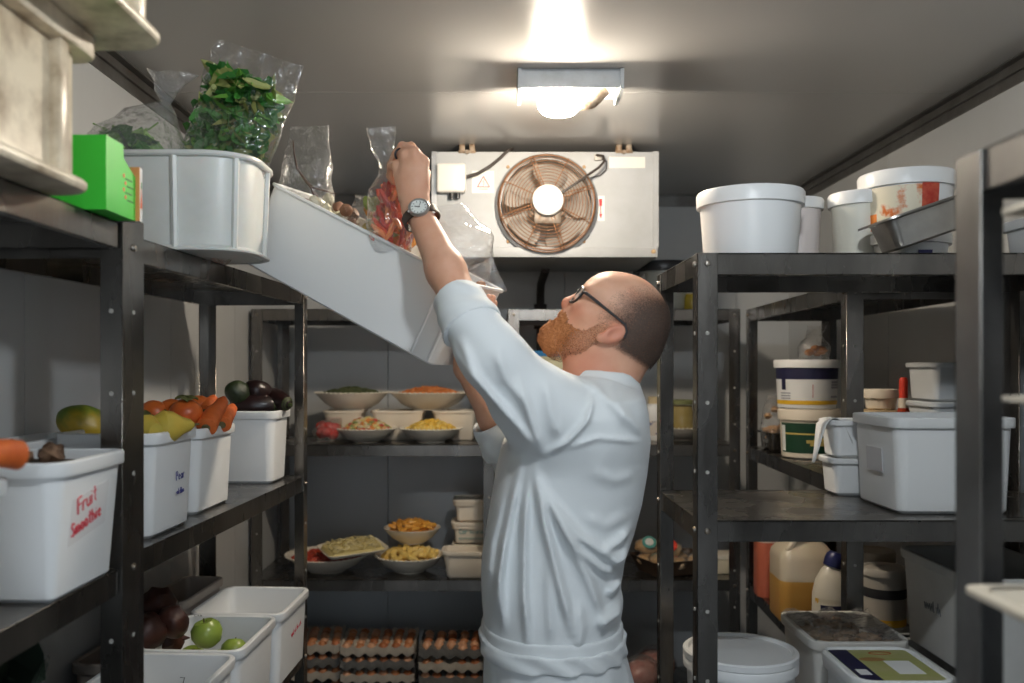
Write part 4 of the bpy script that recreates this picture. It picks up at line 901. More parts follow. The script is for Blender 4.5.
B3 = bowl('small beaded bowl of mixed diced salad at the front of the upper shelf', (-.480, 3.330, z2), .112, .052)
B4 = bowl('small beaded bowl of yellow diced food at the front of the upper shelf', (-.240, 3.330, z2), .114, .052)
B5 = bowl('beaded bowl of red chopped food at the left of the middle shelf', (-.630, 3.360, z3), .152, .062)
B6 = bowl('beaded bowl of yellow fruit chunks on the middle shelf', (-.322, 3.350, z3), .128, .062)
B7 = bowl('bowl of orange fruit chunks perched on the bowl of yellow chunks', (-.318, 3.420, z3 + .092), .108, .058, beads=False)
def heap(name, label, cat, B, r, h0, hh, n, size, mats, seed, long=1.0, kind='stuff'):
    rs = random.Random(seed); m = MB(); c = B.location; m.cur = 0
    # mound
    m.lathe([(r * .72, h0 - .010), (r * .98, h0), (r * .75, h0 + hh * .45), (r * .4, h0 + hh * .85), (0, h0 + hh)], 28)
    for i in range(n):
        m.cur = rs.randrange(len(mats)); a = rs.uniform(0, 2 * PI); q = math.sqrt(rs.random()); z = h0 + hh * (1 - q ** 1.6)
        s = rs.uniform(*size)
        m.ell((r * q * math.cos(a), r * q * math.sin(a), z), (s * long, s, s * .8), Euler((rs.uniform(-.5, .5), rs.uniform(-.5, .5), rs.uniform(0, 3.1))).to_matrix(), 7, 5, .3, 2, i)
    return tag(m.build(name, mats, None, loc=c), label, cat, None, kind)
heap('dried_herbs', 'mound of dried green herbs in the wide bowl', 'herbs', B1, .120, .060, .026, 200, (.004, .008), [mat('herb_green', (.07, .09, .03), .8), mat('herb_green2', (.11, .12, .05), .8)], 1)
heap('grated_carrot', 'mound of grated orange carrot in the wide bowl', 'carrot', B2, .122, .060, .028, 260, (.003, .006), [mat('carrot_a', (.70, .21, .05), .5), mat('carrot_b', (.78, .30, .10), .5)], 2, 2.4)
heap('diced_salad', 'mixed diced salad in the small beaded bowl', 'salad', B3, .088, .045, .040, 150, (.008, .013), [mat('salad_o', (.75, .28, .07), .5), mat('salad_y', (.70, .58, .25), .5), mat('salad_g', (.28, .34, .12), .5), mat('salad_r', (.55, .10, .07), .5), mat('salad_p', (.72, .62, .42), .5)], 3)
heap('diced_squash', 'yellow diced food heaped in the small beaded bowl', 'vegetables', B4, .092, .045, .034, 150, (.007, .012), [mat('squash_y', (.74, .46, .06), .5), mat('squash_y2', (.80, .58, .15), .5)], 4)
heap('chopped_tomato', 'dark red chopped food in the bowl on the middle shelf', 'vegetables', B5, .126, .050, .014, 200, (.006, .011), [mat('tom_r', (.42, .04, .02), .35), mat('tom_o', (.50, .07, .03), .35)], 5)
YC = mat('yellow_fruit', (.78, .52, .12), .45, col2=(.80, .60, .22), noise_scale=30); OC = mat('orange_fruit', (.78, .33, .04), .4, col2=(.80, .42, .08), noise_scale=30)
rs = random.Random(9)
def chunk_data(name, m, s): 
    q = MB(); q.box(-.020 * s, .020 * s, -.011 * s, .011 * s, -.008 * s, .008 * s, .004 * s)
    return q.data(name, m)
chunks = [chunk_data('fruit_chunk', YC, 1.0), chunk_data('mango_chunk', OC, .82)]
heap('fruit_pulp', 'cut fruit filling the bowl under the yellow chunks', 'fruit', B6, .104, .047, .012, 30, (.008, .012), [YC], 6)
heap('fruit_pulp', 'cut fruit filling the bowl under the orange chunks', 'fruit', B7, .086, .044, .010, 30, (.006, .010), [OC], 7)
for (B, dt, nm, n, r, lab, grp) in ((B6, chunks[0], 'fruit_chunk', 30, .098, 'yellow fruit chunk in the beaded bowl on the middle shelf', 'yellow fruit chunks'), (B7, chunks[1], 'mango_chunk', 30, .082, 'orange fruit chunk in the perched bowl', 'orange fruit chunks')):
    for i in range(n):
        o = bpy.data.objects.new(nm, dt); COL.objects.link(o); a = i * 2.4; q = math.sqrt((i + .5) / n)
        o.location = Vector(B.location) + V(r * q * math.cos(a), r * q * math.sin(a), .060 + .020 * (1 - q * q)); o.rotation_euler = (rs.uniform(-.4, .4), rs.uniform(-.4, .4), rs.uniform(0, 3))
        tag(o, lab, 'fruit', grp)
# flat dish of grated cheese across the two bowls
ch = thing('flat_dish', 'flat white dish of grated cheese lying across the red bowl', 'dish', W(353, 547, 3.30) + V(0, 0, -.012), rot=(0.10, -.045, .48))
def fl_(o, z): return rrect(.235 + 2 * o, .17 + 2 * o, .03 + o, z, 5)
MB().loft([fl_(-.012, 0), fl_(0, .012), fl_(-.001, .014), fl_(-.012, .003)], True, True).build('dish_body', CHINA, ch)
rs = random.Random(3); q = MB(); q.cur = 0; q.loft([fl_(-.014, .006), fl_(-.02, .016), fl_(-.05, .024)], True, True)
for i in range(220):
    x, y = rs.uniform(-.095, .095), rs.uniform(-.065, .065); d = V(rs.uniform(-1, 1), rs.uniform(-1, 1), .2).normalized() * .010; z = .018 + .010 * (1 - (x / .1) ** 2) * rs.random() + .003
    q.cur = rs.randrange(2); q.tube([V(x, y, z) - d, V(x, y, z + .003), V(x, y, z) + d], .0022, 4)
o = q.build('grated_cheese', [mat('cheese', (.72, .60, .26), .6), mat('cheese2', (.78, .68, .38), .6)], None, loc=ch.location); o.rotation_euler = ch.rotation_euler; tag(o, 'grated yellow cheese on the flat white dish', 'cheese', None, 'stuff')
# red bag behind the post
bag('clear bag of red tomatoes at the left end of the upper shelf', W(328, 441, 3.28) + V(0, 0, 0), .085, [(0, .045, .045, 0), (.4, .055, .05, 0), (.75, .045, .035, .005), (1, .03, .006, .02)], m=FILM, seed=31, wr=.010)
for k, (dx, dy, dz) in enumerate(((-.022, 0, .028), (.020, -.012, .026), (0, .018, .050), (.0, -.02, .034), (.024, .014, .046), (-.026, .012, .052))):
    o = MB().ell((0, 0, 0), (.022, .022, .020), nu=14, nv=10).build('tomato', mat('tomato_skin', (.55, .03, .02), .2), None, loc=W(328, 441, 3.28) + V(dx, dy, dz))
    tag(o, 'red tomato in the clear bag on the back rack', 'tomato', 'tomatoes in the clear bag')
# cream tubs at the right end of the middle shelf
o = tub('food_tub', 'open cream tub at the bottom front of the pile beside the post', 'tub', W(466, 580, 3.27) + V(.0, 0, 0), 0, .165, .12, .098, CREAM, r=.03, tap=.014, rim_h=.014, lip=.006); o.location.z = z3
x_ = tub('food_tub', 'cream tub at the back of the pile under the marked one', 'tub', (-.094, 3.455, z3), 0, .135, .12, .088, CREAM, r=.02, tap=.008); 
x1_ = tub('food_tub', 'lidded cream tub with teal handwriting on the back rack', 'tub', (-.094, 3.455, z3 + .088), 0, .135, .12, .078, CREAM, r=.02, tap=.008); tub_lid(x1_, .135, .12, .078, CREAM, r=.02, th=.006)
s = MB(); strokes(s, 'Cor', (-.045, -.0592, .040), (1, 0, 0), (0, 0, 1), .017, .0012); scribble(s, (-.005, -.0592, .040), (1, 0, 0), (0, 0, 1), .014, .045, .0012, 4); scribble(s, (-.045, -.0575, .018), (1, 0, 0), (0, 0, 1), .013, .085, .0012, 6); s.build('lettering', INK_T, x1_)
x2_ = tub('food_tub', 'cream tub with a brown lid on top of the pile beside the post', 'tub', (-.090, 3.455, z3 + .1725), 0, .130, .12, .080, CREAM, r=.02, tap=.008); tub_lid(x2_, .130, .12, .080, CREAM, r=.02, th=.005)
# ------------------------------------------------------------------ eggs
PULP = mat('egg_tray_pulp', (.58, .51, .42), .9, col2=(.50, .44, .36), noise_scale=30, bump=.3)
PULPD = mat('egg_tray_pulp_dark', (.20, .19, .175), .9, col2=(.15, .145, .135), noise_scale=30, bump=.3)
EGG = [mat('egg_shell_a', (.64, .26, .11), .3), mat('egg_shell_b', (.76, .40, .23), .3), mat('egg_shell_c', (.48, .16, .06), .3)]
def tray_data(nx_, ny_, p, m):
    q = MB(); sub = 6; rows = []
    for j in range(ny_ * sub + 1):
        row = []
        for i in range(nx_ * sub + 1):
            x, y = i / sub, j / sub; z = .020 - .013 * math.cos(2 * PI * x) * 1 - .0 - .013 * math.cos(2 * PI * y) * -1 * -1
            z = .022 + .012 * (math.cos(2 * PI * x) + math.cos(2 * PI * y)) * .9
            row.append(((x - nx_ / 2) * p, (y - ny_ / 2) * p, z))
        rows.append(row)
    q.loft(rows, False, False, closed=False)
    X, Y = nx_ * p / 2, ny_ * p / 2
    def skirt(pts, nrm):
        lo = [(x + nrm[0] * .001, y + nrm[1] * .001, .002 + .014 * (0.5 + .5 * math.cos(2 * PI * k / sub)) ) for k, (x, y, z) in enumerate(pts)]
        md = [(x + nrm[0] * .005 * (.5 - .5 * math.cos(2 * PI * k / sub)), y + nrm[1] * .005 * (.5 - .5 * math.cos(2 * PI * k / sub)), .014 + .006 * math.cos(2 * PI * k / sub)) for k, (x, y, z) in enumerate(pts)]
        hi = [(x + nrm[0] * .004, y + nrm[1] * .004, .040 + .004 * math.cos(2 * PI * k / sub)) for k, (x, y, z) in enumerate(pts)]
        q.loft([lo, md, hi, pts], False, False, closed=False)
    skirt(rows[0], (0, -1)); skirt(rows[-1], (0, 1)); skirt([r[0] for r in rows], (-1, 0)); skirt([r[-1] for r in rows], (1, 0))
    return q.data('egg_tray', m, angle=80)
P_ = .0445; TR = [tray_data(6, 5, P_, PULP), tray_data(6, 5, P_, PULPD)]
eg = MB(); eg.lathe([(0, -.0205), (.011, -.018), (.0175, -.0095), (.0192, 0), (.0185, .008), (.0145, .017), (.008, .0228), (0, .0242)], 18)
EGD = [eg.data('egg', m) for m in EGG]
rs = random.Random(21)
def egg_stack(nm, cx, cy, rz, z0, layers, top_skip, dark):
    R = Matrix.Rotation(rz, 3, 'Z')
    names = ['bottom', 'second', 'third', 'fourth', 'fifth']
    for l in range(layers):
        o = bpy.data.objects.new('egg_tray', TR[1 if (l + dark) % 2 else 0]); COL.objects.link(o); o.location = (cx, cy, z0 + l * .050); o.rotation_euler = (0, 0, rz)
        pos = 'topmost' if l == layers - 1 else names[l] + ' from below'
        tag(o, f'grey pulp egg tray, {pos} in the {nm} stack', 'egg tray', 'egg trays on the bottom shelf')
        for j in range(5):
            for i in range(6):
                if l < layers - 1 and not (j == 0 or (nm == 'left hand' and i == 5)): continue
                if (l == layers - 1 and (i, j) in top_skip) or (l < layers - 1 and rs.random() < .12): continue
                e = bpy.data.objects.new('egg', rs.choice(EGD)); COL.objects.link(e)
                e.location = Vector((cx, cy, z0 + l * .050 + .0235)) + R @ V((i + .5 - 3) * P_ + rs.uniform(-.003, .003), (j + .5 - 2.5) * P_ + rs.uniform(-.002, .002), rs.uniform(-.002, .003))
                e.rotation_euler = (rs.uniform(-.3, .3), rs.uniform(-.3, .3), 0)
                where = ('front row of the top tray' if j == 0 else 'second row of the top tray' if j == 1 else 'back rows of the top tray') if l == layers - 1 else f'edge of the tray {names[l]} from below'
                tag(e, f'brown egg in the {where} in the {nm} stack', 'egg', f'eggs in the {where}, {nm} stack')
z4 = .2956
egg_stack('middle', -.433, 3.375, .02, z4, 4, set(), 1)
egg_stack('right hand', -.142, 3.350, -.02, z4, 4, {(0, 0), (1, 0), (2, 0)}, 0)
egg_stack('left hand', -.712, 3.395, .10, z4, 4, set(), 1)
# ------------------------------------------------------------------ rack behind the chef
z5 = 1.2232
jb = thing('pill_bottle', 'white plastic bottle with a tan cap on the shelf behind the chef', 'bottle', W(654, 442, 3.40) + V(0, 0, 0)); jb.location.z = z5
MB().lathe([(.031, 0), (.033, .004), (.033, .115), (.026, .135), (.020, .140), (0, .140)], 28).build('bottle_body', WHITE, jb)
MB().lathe([(.022, .138), (.023, .142), (.023, .162), (.020, .165), (0, .165)], 24).build('cap', mat('tan_cap', (.62, .50, .30), .5), jb)
wrap(jb, 'label', mat('bottle_label_2', (.72, .66, .60), .5, col2=(.10, .12, .30), noise_scale=30, thresh=(.55, .6)), .033, .033, .1, .02, .075, PI * 1.2, PI * 1.9, 12)
wrap(jb, 'orange_panel', mat('orange_panel', (.70, .22, .05), .5), .033, .033, .1, .03, .07, PI * 1.68, PI * 1.9, 6, off=.0014)
jj = thing('glass_jar', 'glass jar of olive coloured preserve standing in a beaded bowl', 'jar', W(684, 434, 3.42)); jj.location.z = z5 + .012
MB().lathe([(.044, 0), (.046, .004), (.046, .105), (.040, .120), (.040, .124), (0, .124)], 30).build('jar_body', mat('olive_preserve', (.34, .26, .09), .12, col2=(.42, .34, .14), noise_scale=14, coat=.6), jj)
MB().lathe([(.042, .122), (.044, .124), (.044, .142), (.041, .145), (0, .145)], 30).build('lid', mat('olive_lid', (.22, .24, .10), .4), jj)
MB().tube([(.046 * math.cos(a * PI / 12), .046 * math.sin(a * PI / 12), .126) for a in range(24)], .002, 5, True).build('wire_clasp', STEEL_B, jj)
B8 = bowl('beaded bowl holding the glass jar on the shelf behind the chef', (jj.location.x - .01, 3.42, z5), .11, .050)
jj.location.z = z5 + .008; jj.location.x = B8.location.x
tl = tub('food_tub', 'tall cream tub with a blue lid behind the chef beard', 'tub', (.215, 3.45, z5), 0, .20, .17, .325, mat('yellowish_tub', (.66, .62, .40), .45), r=.025)
tub_lid(tl, .20, .17, .325, mat('blue_lid', (.03, .22, .50), .4))
# tray of wrapped pastries on the lower shelf, tilted towards the room
pt = thing('wire_basket', 'dark tray of wrapped pastries tilted on the shelf behind the chef', 'tray', (.655, 3.33, z3 + .004), rot=(.0, .10, 0.35))
def bk(o, z): return rrect(.26 + 2 * o, .20 + 2 * o, .02, z, 4)
MB().loft([bk(-.02, 0), bk(0, .055), bk(.004, .057), bk(.002, .053), bk(-.022, .004)], True, True).build('tray_body', mat('dark_tray', (.07, .045, .03), .5), pt)
pt.rotation_euler = (0, 0, .35)
PAST = mat('pastry', (.58, .33, .13), .55, col2=(.72, .52, .30), noise_scale=18); 
rs = random.Random(2); pk = []
for i, (x, y, z) in enumerate(((-.08, .03, .035), (-.02, -.05, .035), (.05, .04, .035), (.08, -.05, .04), (-.08, -.05, .05), (.0, .03, .075), (-.07, .06, .085))):
    o = thing('pastry_pack', ['film wrapped pastry pack at the back left of the dark tray', 'film wrapped pastry pack at the front of the dark tray', 'film wrapped pastry pack at the back right of the dark tray', 'film wrapped pastry pack at the right corner of the dark tray', 'film wrapped pastry pack at the left corner of the dark tray', 'film wrapped pastry pack on top with a red sticker', 'film wrapped pastry pack on top with a teal round sticker'][i], 'pastry', Vector(pt.location) + Matrix.Rotation(.35, 3, 'Z') @ V(x, y, z), rot=(rs.uniform(-.3, .3), rs.uniform(-.3, .3), rs.uniform(0, 3)), group='wrapped pastries')
    MB().ell((0, 0, 0), (.050, .036, .024), None, 16, 10, .18, 2, i).build('pastry', PAST, o)
    MB().ell((0, 0, .001), (.054, .040, .028), None, 16, 10, .25, 3, i + 4).build('wrapper', FILM, o, angle=80)
    if i >= 5:
        o.rotation_euler = (.5, 0, .0)
        MB().lathe([(0, .003), (.026, .001), (.027, 0), (0, 0)], 24, Matrix.Translation((0, -.012, .028)) @ Matrix.Rotation(.3, 4, 'X')).build('sticker', mat('teal_sticker', (.10, .38, .34), .5) if i == 6 else mat('red_sticker', (.62, .05, .03), .5), o)
        if i == 6: MB().lathe([(0, .0045), (.015, .0035), (.016, .0025), (0, .0025)], 20, Matrix.Translation((0, -.012, .028)) @ Matrix.Rotation(.3, 4, 'X')).build('sticker_center', PAPER, o)
bx = thing('carton', 'small pale carton on the lower shelf behind the front post', 'box', (.845, 3.34, z3))
MB().box(-.055, .050, -.05, .05, 0, .060, .004).build('carton_body', mat('pale_card', (.66, .58, .42), .6), bx); MB().box(-.057, .052, -.052, .052, .052, .068, .004).build('lid', mat('pale_card_lid', (.70, .64, .52), .6), bx)
# pink packs at the bottom
for i, (px, py, d_, lb_) in enumerate(((641, 680, 3.30, 'pink wrapped pack on the bottom shelf behind the chef, the near one'), (655, 672, 3.42, 'pink wrapped pack on the bottom shelf against the wall side'))):
    o = thing('meat_pack', lb_, 'pack', W(px, py, d_) + V(0, 0, 0), group='pink packs on the bottom shelf'); o.location.z = .2956 + .075
    MB().ell((0, 0, 0), (.075, .06, .055), None, 18, 12, .15, 2, i).build('meat', mat('pink_meat', (.50, .16, .12), .4, col2=(.62, .30, .24), noise_scale=14), o)
    MB().ell((0, 0, 0), (.080, .066, .0745), None, 18, 12, .0, 3, i + 3).build('wrapper', FILM_T, o, angle=80)
# things on the top of the back rack
dk = thing('clear_tub', 'clear tub with a black rim on the back rack top, behind the head', 'tub', (.635, 3.42, 1.7066))
MB().lathe([(.085, 0), (.105, .15), (.102, .15), (.082, .004)], 40).build('tub_body', film('clear_tub', tint=(.80, .82, .78), haze=.35, bump=.3), dk)
MB().lathe([(.104, .150), (.112, .150), (.114, .156), (.114, .180), (.110, .188), (.100, .188), (.100, .156)], 40, cap=False).build('black_rim', BLACK, dk)
sv = thing('plastic_sheet', 'white plastic sheet corner standing beside the clear tub with a black rim', 'sheet', (.545, 3.36, 1.7066))
MB().prism([(-.05, 0), (.035, 0), (.035, .160), (.028, .165), (-.05, .075)], 0, .004, Matrix.Rotation(PI / 2, 4, 'X')).build('sheet', mat('clear_white', (.62, .62, .58), .3), sv)
MB().tube([(-.036, -.006, .120), (-.012, -.006, .098)], .0022, 6).build('white_tie', WHITE, sv)
yj = thing('jar', 'small jar of yellow food on top of the back rack, beyond the cross rack post', 'jar', (.735, 3.38, 1.7066))
MB().lathe([(.030, 0), (.032, .003), (.032, .060), (.026, .068), (0, .068)], 24).build('jar_body', mat('mustard', (.45, .33, .03), .3), yj); MB().lathe([(.029, .066), (.031, .068), (.031, .084), (0, .085)], 24).build('lid', mat('jar_lid', (.7, .66, .55), .4), yj)
# right rack: bags left of and on the buckets
bag('clear bag with brown food on the navy banded bucket', (.985, 2.79, 1.2232 + .150 + .150), .105, [(0, .045, .035, 0), (.35, .050, .040, 0), (.7, .025, .02, 0), (1, .03, .004, .01)], m=FILM, seed=41, wr=.008)
m_ = MB(); rs = random.Random(4)
for i in range(14): m_.ell((rs.uniform(-.03, .03), rs.uniform(-.02, .02), .014 + rs.uniform(0, .024)), (.014, .010, .008), None, 8, 6, .4, 2, i)
tag(m_.build('dried_fruit', mat('brown_fruit', (.35, .13, .03), .4), None, loc=(.985, 2.79, 1.5232)), 'orange brown food in the bag on the navy banded bucket', 'food', None, 'stuff')
bag('clear bag with a pink card standing in the small steel pan', (.925, 3.00, 1.232), .175, [(0, .035, .03, 0), (.3, .042, .035, 0), (.7, .035, .025, 0), (1, .03, .004, .01)], m=FILM_T, seed=43, wr=.008)
pkc = MB().box(-.018, .018, -.002, .002, 0, .115).build('pink_card', mat('pink_card', (.72, .33, .22), .6), None, loc=(.960, 2.945, 1.232)); tag(pkc, 'salmon pink card standing at the left of the bucket stack', 'card')
m_ = MB()
for i in range(12): m_.ell((rs.uniform(-.025, .025), rs.uniform(-.02, .02), .03 + rs.uniform(0, .10)), (.014, .012, .010), None, 8, 6, .4, 2, i)
tag(m_.build('bread_rolls', mat('bread', (.55, .30, .12), .6), None, loc=(.925, 3.00, 1.232)), 'tan food inside the bag in the small steel pan', 'food', None, 'stuff')
# ------------------------------------------------------------------ the chef: smooth blended volumes turned into one surface each
class Field:
    def __init__(s, xs, ys, zs):
        s.ax = [np.asarray(a, np.float32) for a in (xs, ys, zs)]; s.v = np.full([len(a) for a in s.ax], 0.5, np.float32)
    def sl(s, lo, hi):
        return tuple(slice(int(np.searchsorted(a, l)), int(np.searchsorted(a, h))) for a, l, h in zip(s.ax, lo, hi))
    def grid(s, q):
        return s.ax[0][q[0]][:, None, None], s.ax[1][q[1]][None, :, None], s.ax[2][q[2]][None, None, :]
    def add(s, prim, k=0.01, op='u'):
        fn, lo, hi = prim; pad = k + 0.02
        q = s.sl([a - pad for a in lo], [a + pad for a in hi]); c = s.v[q]
        if c.size == 0: return s
        d = fn(*s.grid(q)).astype(np.float32)
        if op == 'u': h = np.maximum(k - np.abs(c - d), 0) / k; s.v[q] = np.minimum(c, d) - h * h * k * .25
        else: d = -d; h = np.maximum(k - np.abs(c - d), 0) / k; s.v[q] = np.maximum(c, d) + h * h * k * .25
        return s
    def mesh(s, smooth=2):
        X, Y, Z = s.ax; v = s.v; sg = v < 0
        n = [a - 1 for a in v.shape]
        cnt = np.zeros(n, np.int8); corners = [(i, j, k) for i in (0, 1) for j in (0, 1) for k in (0, 1)]
        for i, j, k in corners: cnt += sg[i:i + n[0], j:j + n[1], k:k + n[2]]
        act = np.argwhere((cnt > 0) & (cnt < 8)); idm = np.full(n, -1, np.int32); idm[tuple(act.T)] = np.arange(len(act))
        acc = np.zeros((len(act), 3)); num = np.zeros(len(act))
        I, J, K = act.T
        for a in corners:
            for d_ in range(3):
                if a[d_]: continue
                b = list(a); b[d_] = 1
                va = v[I + a[0], J + a[1], K + a[2]]; vb = v[I + b[0], J + b[1], K + b[2]]; m = (va < 0) != (vb < 0)
                t = np.where(m, va / np.where(m, va - vb, 1), 0)
                pa = np.stack([X[I + a[0]], Y[J + a[1]], Z[K + a[2]]], 1); pb = np.stack([X[I + b[0]], Y[J + b[1]], Z[K + b[2]]], 1)
                acc += np.where(m[:, None], pa + (pb - pa) * t[:, None], 0); num += m
        P = acc / num[:, None]; quads = []
        for d_ in range(3):
            sl0 = [slice(None)] * 3; sl1 = [slice(None)] * 3; sl0[d_] = slice(0, -1); sl1[d_] = slice(1, None)
            e = np.argwhere(sg[tuple(sl0)] != sg[tuple(sl1)]); o = [x for x in range(3) if x != d_]
            e = e[(e[:, o[0]] > 0) & (e[:, o[1]] > 0) & (e[:, o[0]] < n[o[0]]) & (e[:, o[1]] < n[o[1]])]
            ids = []
            for (p, r) in ((1, 1), (0, 1), (0, 0), (1, 0)):
                c = e.copy(); c[:, o[0]] -= p; c[:, o[1]] -= r; ids.append(idm[c[:, 0], c[:, 1], c[:, 2]])
            Q = np.stack(ids, 1); fl = sg[tuple(e.T)]
            if d_ == 1: fl = ~fl
            Q[~fl] = Q[~fl][:, ::-1]; quads.append(Q)
        Q = np.concatenate(quads); Q = Q[(Q >= 0).all(1)]
        for _ in range(smooth):
            a = np.zeros_like(P); c = np.zeros(len(P))
            for i in range(4):
                p, r = Q[:, i], Q[:, (i + 1) % 4]
                np.add.at(a, p, P[r]); np.add.at(c, p, 1); np.add.at(a, r, P[p]); np.add.at(c, r, 1)
            P = P * .5 + .5 * a / np.maximum(c, 1)[:, None]
        return P, Q
def cone(p0, p1, r0, r1=None):
    p0, p1 = np.array(p0[:], float), np.array(p1[:], float); r1 = r0 if r1 is None else r1; R = max(r0, r1); d = p1 - p0; L2 = max(float(d @ d), 1e-12)
    def fn(x, y, z):
        ax_, ay, az = x - p0[0], y - p0[1], z - p0[2]; t = np.clip((ax_ * d[0] + ay * d[1] + az * d[2]) / L2, 0, 1)
        return np.sqrt((ax_ - t * d[0]) ** 2 + (ay - t * d[1]) ** 2 + (az - t * d[2]) ** 2) - (r0 + (r1 - r0) * t)
    return fn, np.minimum(p0, p1) - R, np.maximum(p0, p1) + R
def ellp(c, r, R=None, grow=0.0):
    c = np.array(c[:], float); r = np.array(r, float) + grow; R = np.eye(3) if R is None else np.array(R); m = (np.abs(R) * r[None, :]).sum(1)
    def fn(x, y, z):
        dx, dy, dz = x - c[0], y - c[1], z - c[2]; q = [dx * R[0, i] + dy * R[1, i] + dz * R[2, i] for i in range(3)]
        k0 = np.sqrt((q[0] / r[0]) ** 2 + (q[1] / r[1]) ** 2 + (q[2] / r[2]) ** 2); k1 = np.sqrt((q[0] / r[0] ** 2) ** 2 + (q[1] / r[1] ** 2) ** 2 + (q[2] / r[2] ** 2) ** 2)
        return k0 * (k0 - 1) / np.maximum(k1, 1e-6)
    return fn, c - m, c + m
def field_obj(name, F, m, parent, origin, smooth=2):
    P, Q = F.mesh(smooth); P = P - np.array(origin)
    me = bpy.data.meshes.new(name); me.vertices.add(len(P)); me.vertices.foreach_set('co', P.astype(np.float32).ravel())
    me.loops.add(Q.size); me.loops.foreach_set('vertex_index', Q.ravel().astype(np.int32)); me.polygons.add(len(Q))
    me.polygons.foreach_set('loop_start', np.arange(0, Q.size, 4, dtype=np.int32)); me.polygons.foreach_set('loop_total', np.full(len(Q), 4, np.int32))
    me.update(calc_edges=True); me.validate(); me.polygons.foreach_set('use_smooth', [True] * len(me.polygons)); me.materials.append(m)
    o = bpy.data.objects.new(name, me); COL.objects.link(o); o.parent = parent; return o, P
def stack(tab, cy, grow=0.0):
    """torso from rows (z, x left, x right, half depth, y centre)"""
    T = np.array(tab, float); T = T[np.argsort(T[:, 0])]
    def fn(x, y, z):
        zz = np.asarray(z); g = lambda i: np.interp(zz, T[:, 0], T[:, i])
        xc = (g(1) + g(2)) / 2; a = (g(2) - g(1)) / 2 + grow; b = g(3) + grow; yc = g(4)
        q = np.sqrt((np.abs((x - xc) / a)) ** 2.3 + (np.abs((y - yc) / b)) ** 2.3 + 1e-9) ** (2 / 2.3)
        d = (q - 1) * np.minimum(a, b) * .9; cap = np.maximum(zz - T[-1, 0], T[0, 0] - zz)
        return np.maximum(d, cap)
    mx = float(T[:, 3].max() + grow)
    return fn, np.array([T[:, 1].min() - grow, T[:, 4].min() - mx, T[0, 0]]), np.array([T[:, 2].max() + grow, T[:, 4].max() + mx, T[-1, 0]])
DC = 1.78
chef0 = V(W(555, 650, DC).x, DC, 0)
chef = thing('person', 'bald bearded chef in a white jacket and glasses reaching up into a tilted bin', 'person', chef0)
# --- head frame: tipped back about 38 degrees, looking to the left and a little away
th, ps = math.radians(38), math.radians(5)
a0 = V(-math.cos(ps), math.sin(ps), 0); HF = a0 * math.cos(th) + V(0, 0, math.sin(th)); HU = -a0 * math.sin(th) + V(0, 0, math.cos(th)); HL = HU.cross(HF)
HCN = W(617, 320, DC); HR = np.array([[HF[i], HL[i], HU[i]] for i in range(3)]); HM = Matrix((HF, HL, HU)).transposed()
def HP(f, l, u): return HCN + HF * f + HL * l + HU * u
def hell(f, l, u, r, tilt=None, grow=0.0):
    R = HR if tilt is None else HR @ np.array(Euler(tilt).to_matrix())
    return ellp(HP(f, l, u), r, R, grow)
def hcone(a, b, r0, r1): return cone(HP(*a), HP(*b), r0, r1)
def head(F, g=0.0, full=True):
    F.add(hell(-.006, 0, .020, (.088, .076, .076), grow=g), .01)
    F.add(hell(-.036, 0, -.005, (.056, .066, .060), grow=g), .03)
    F.add(hell(.030, 0, -.008, (.056, .063, .072), grow=g), .03)
    F.add(hell(.052, 0, .022, (.032, .056, .034), grow=g), .03)
    F.add(hell(.040, 0, -.072, (.050, .053, .042), grow=g), .03)
    F.add(hell(.004, 0, -.060, (.05, .058, .04), grow=g), .03)
    if not full: return F
    F.add(hell(.074, 0, -.100, (.024, .027, .021)), .025)
    F.add(hell(.064, 0, -.052, (.030, .040, .034)), .025)
    for s in (-1, 1):
        F.add(hell(.072, s * .030, .010, (.016, .026, .009)), .016)
        F.add(hell(.056, s * .044, -.030, (.024, .020, .018)), .02)
        F.add(hell(.088, s * .031, -.008, (.014, .015, .009)), .010, 's')
        F.add(hell(.0735, s * .031, -.0075, (.0125, .0150, .0115)), .004)
        F.add(hell(.087, s * .012, -.040, (.011, .008, .008)), .006)
        F.add(hell(.0865, s * .0075, -.0465, (.006, .0035, .003)), .003, 's')
        # ear
        F.add(hell(-.013, s * .076, -.030, (.0165, .009, .0285), (0, -.52, s * .38)), .006)
        F.add(hell(-.012, s * .0865, -.027, (.0095, .0075, .0175), (0, -.52, s * .38)), .004, 's')
        F.add(hell(.004, s * .076, -.050, (.0095, .008, .010)), .006)
        F.add(hell(.000, s * .077, -.032, (.006, .006, .008)), .005)
    F.add(hcone((.078, 0, .004), (.0960, 0, -.030), .0085, .0115), .012)
    F.add(hell(.0970, 0, -.036, (.0115, .012, .0105)), .008)
    F.add(hell(.0865, 0, -.0640, (.0105, .0235, .0060)), .006); F.add(hell(.0855, 0, -.0745, (.0105, .0205, .0070)), .006)
    F.add(hell(.0965, 0, -.0690, (.008, .022, .0012)), .003, 's')
    return F
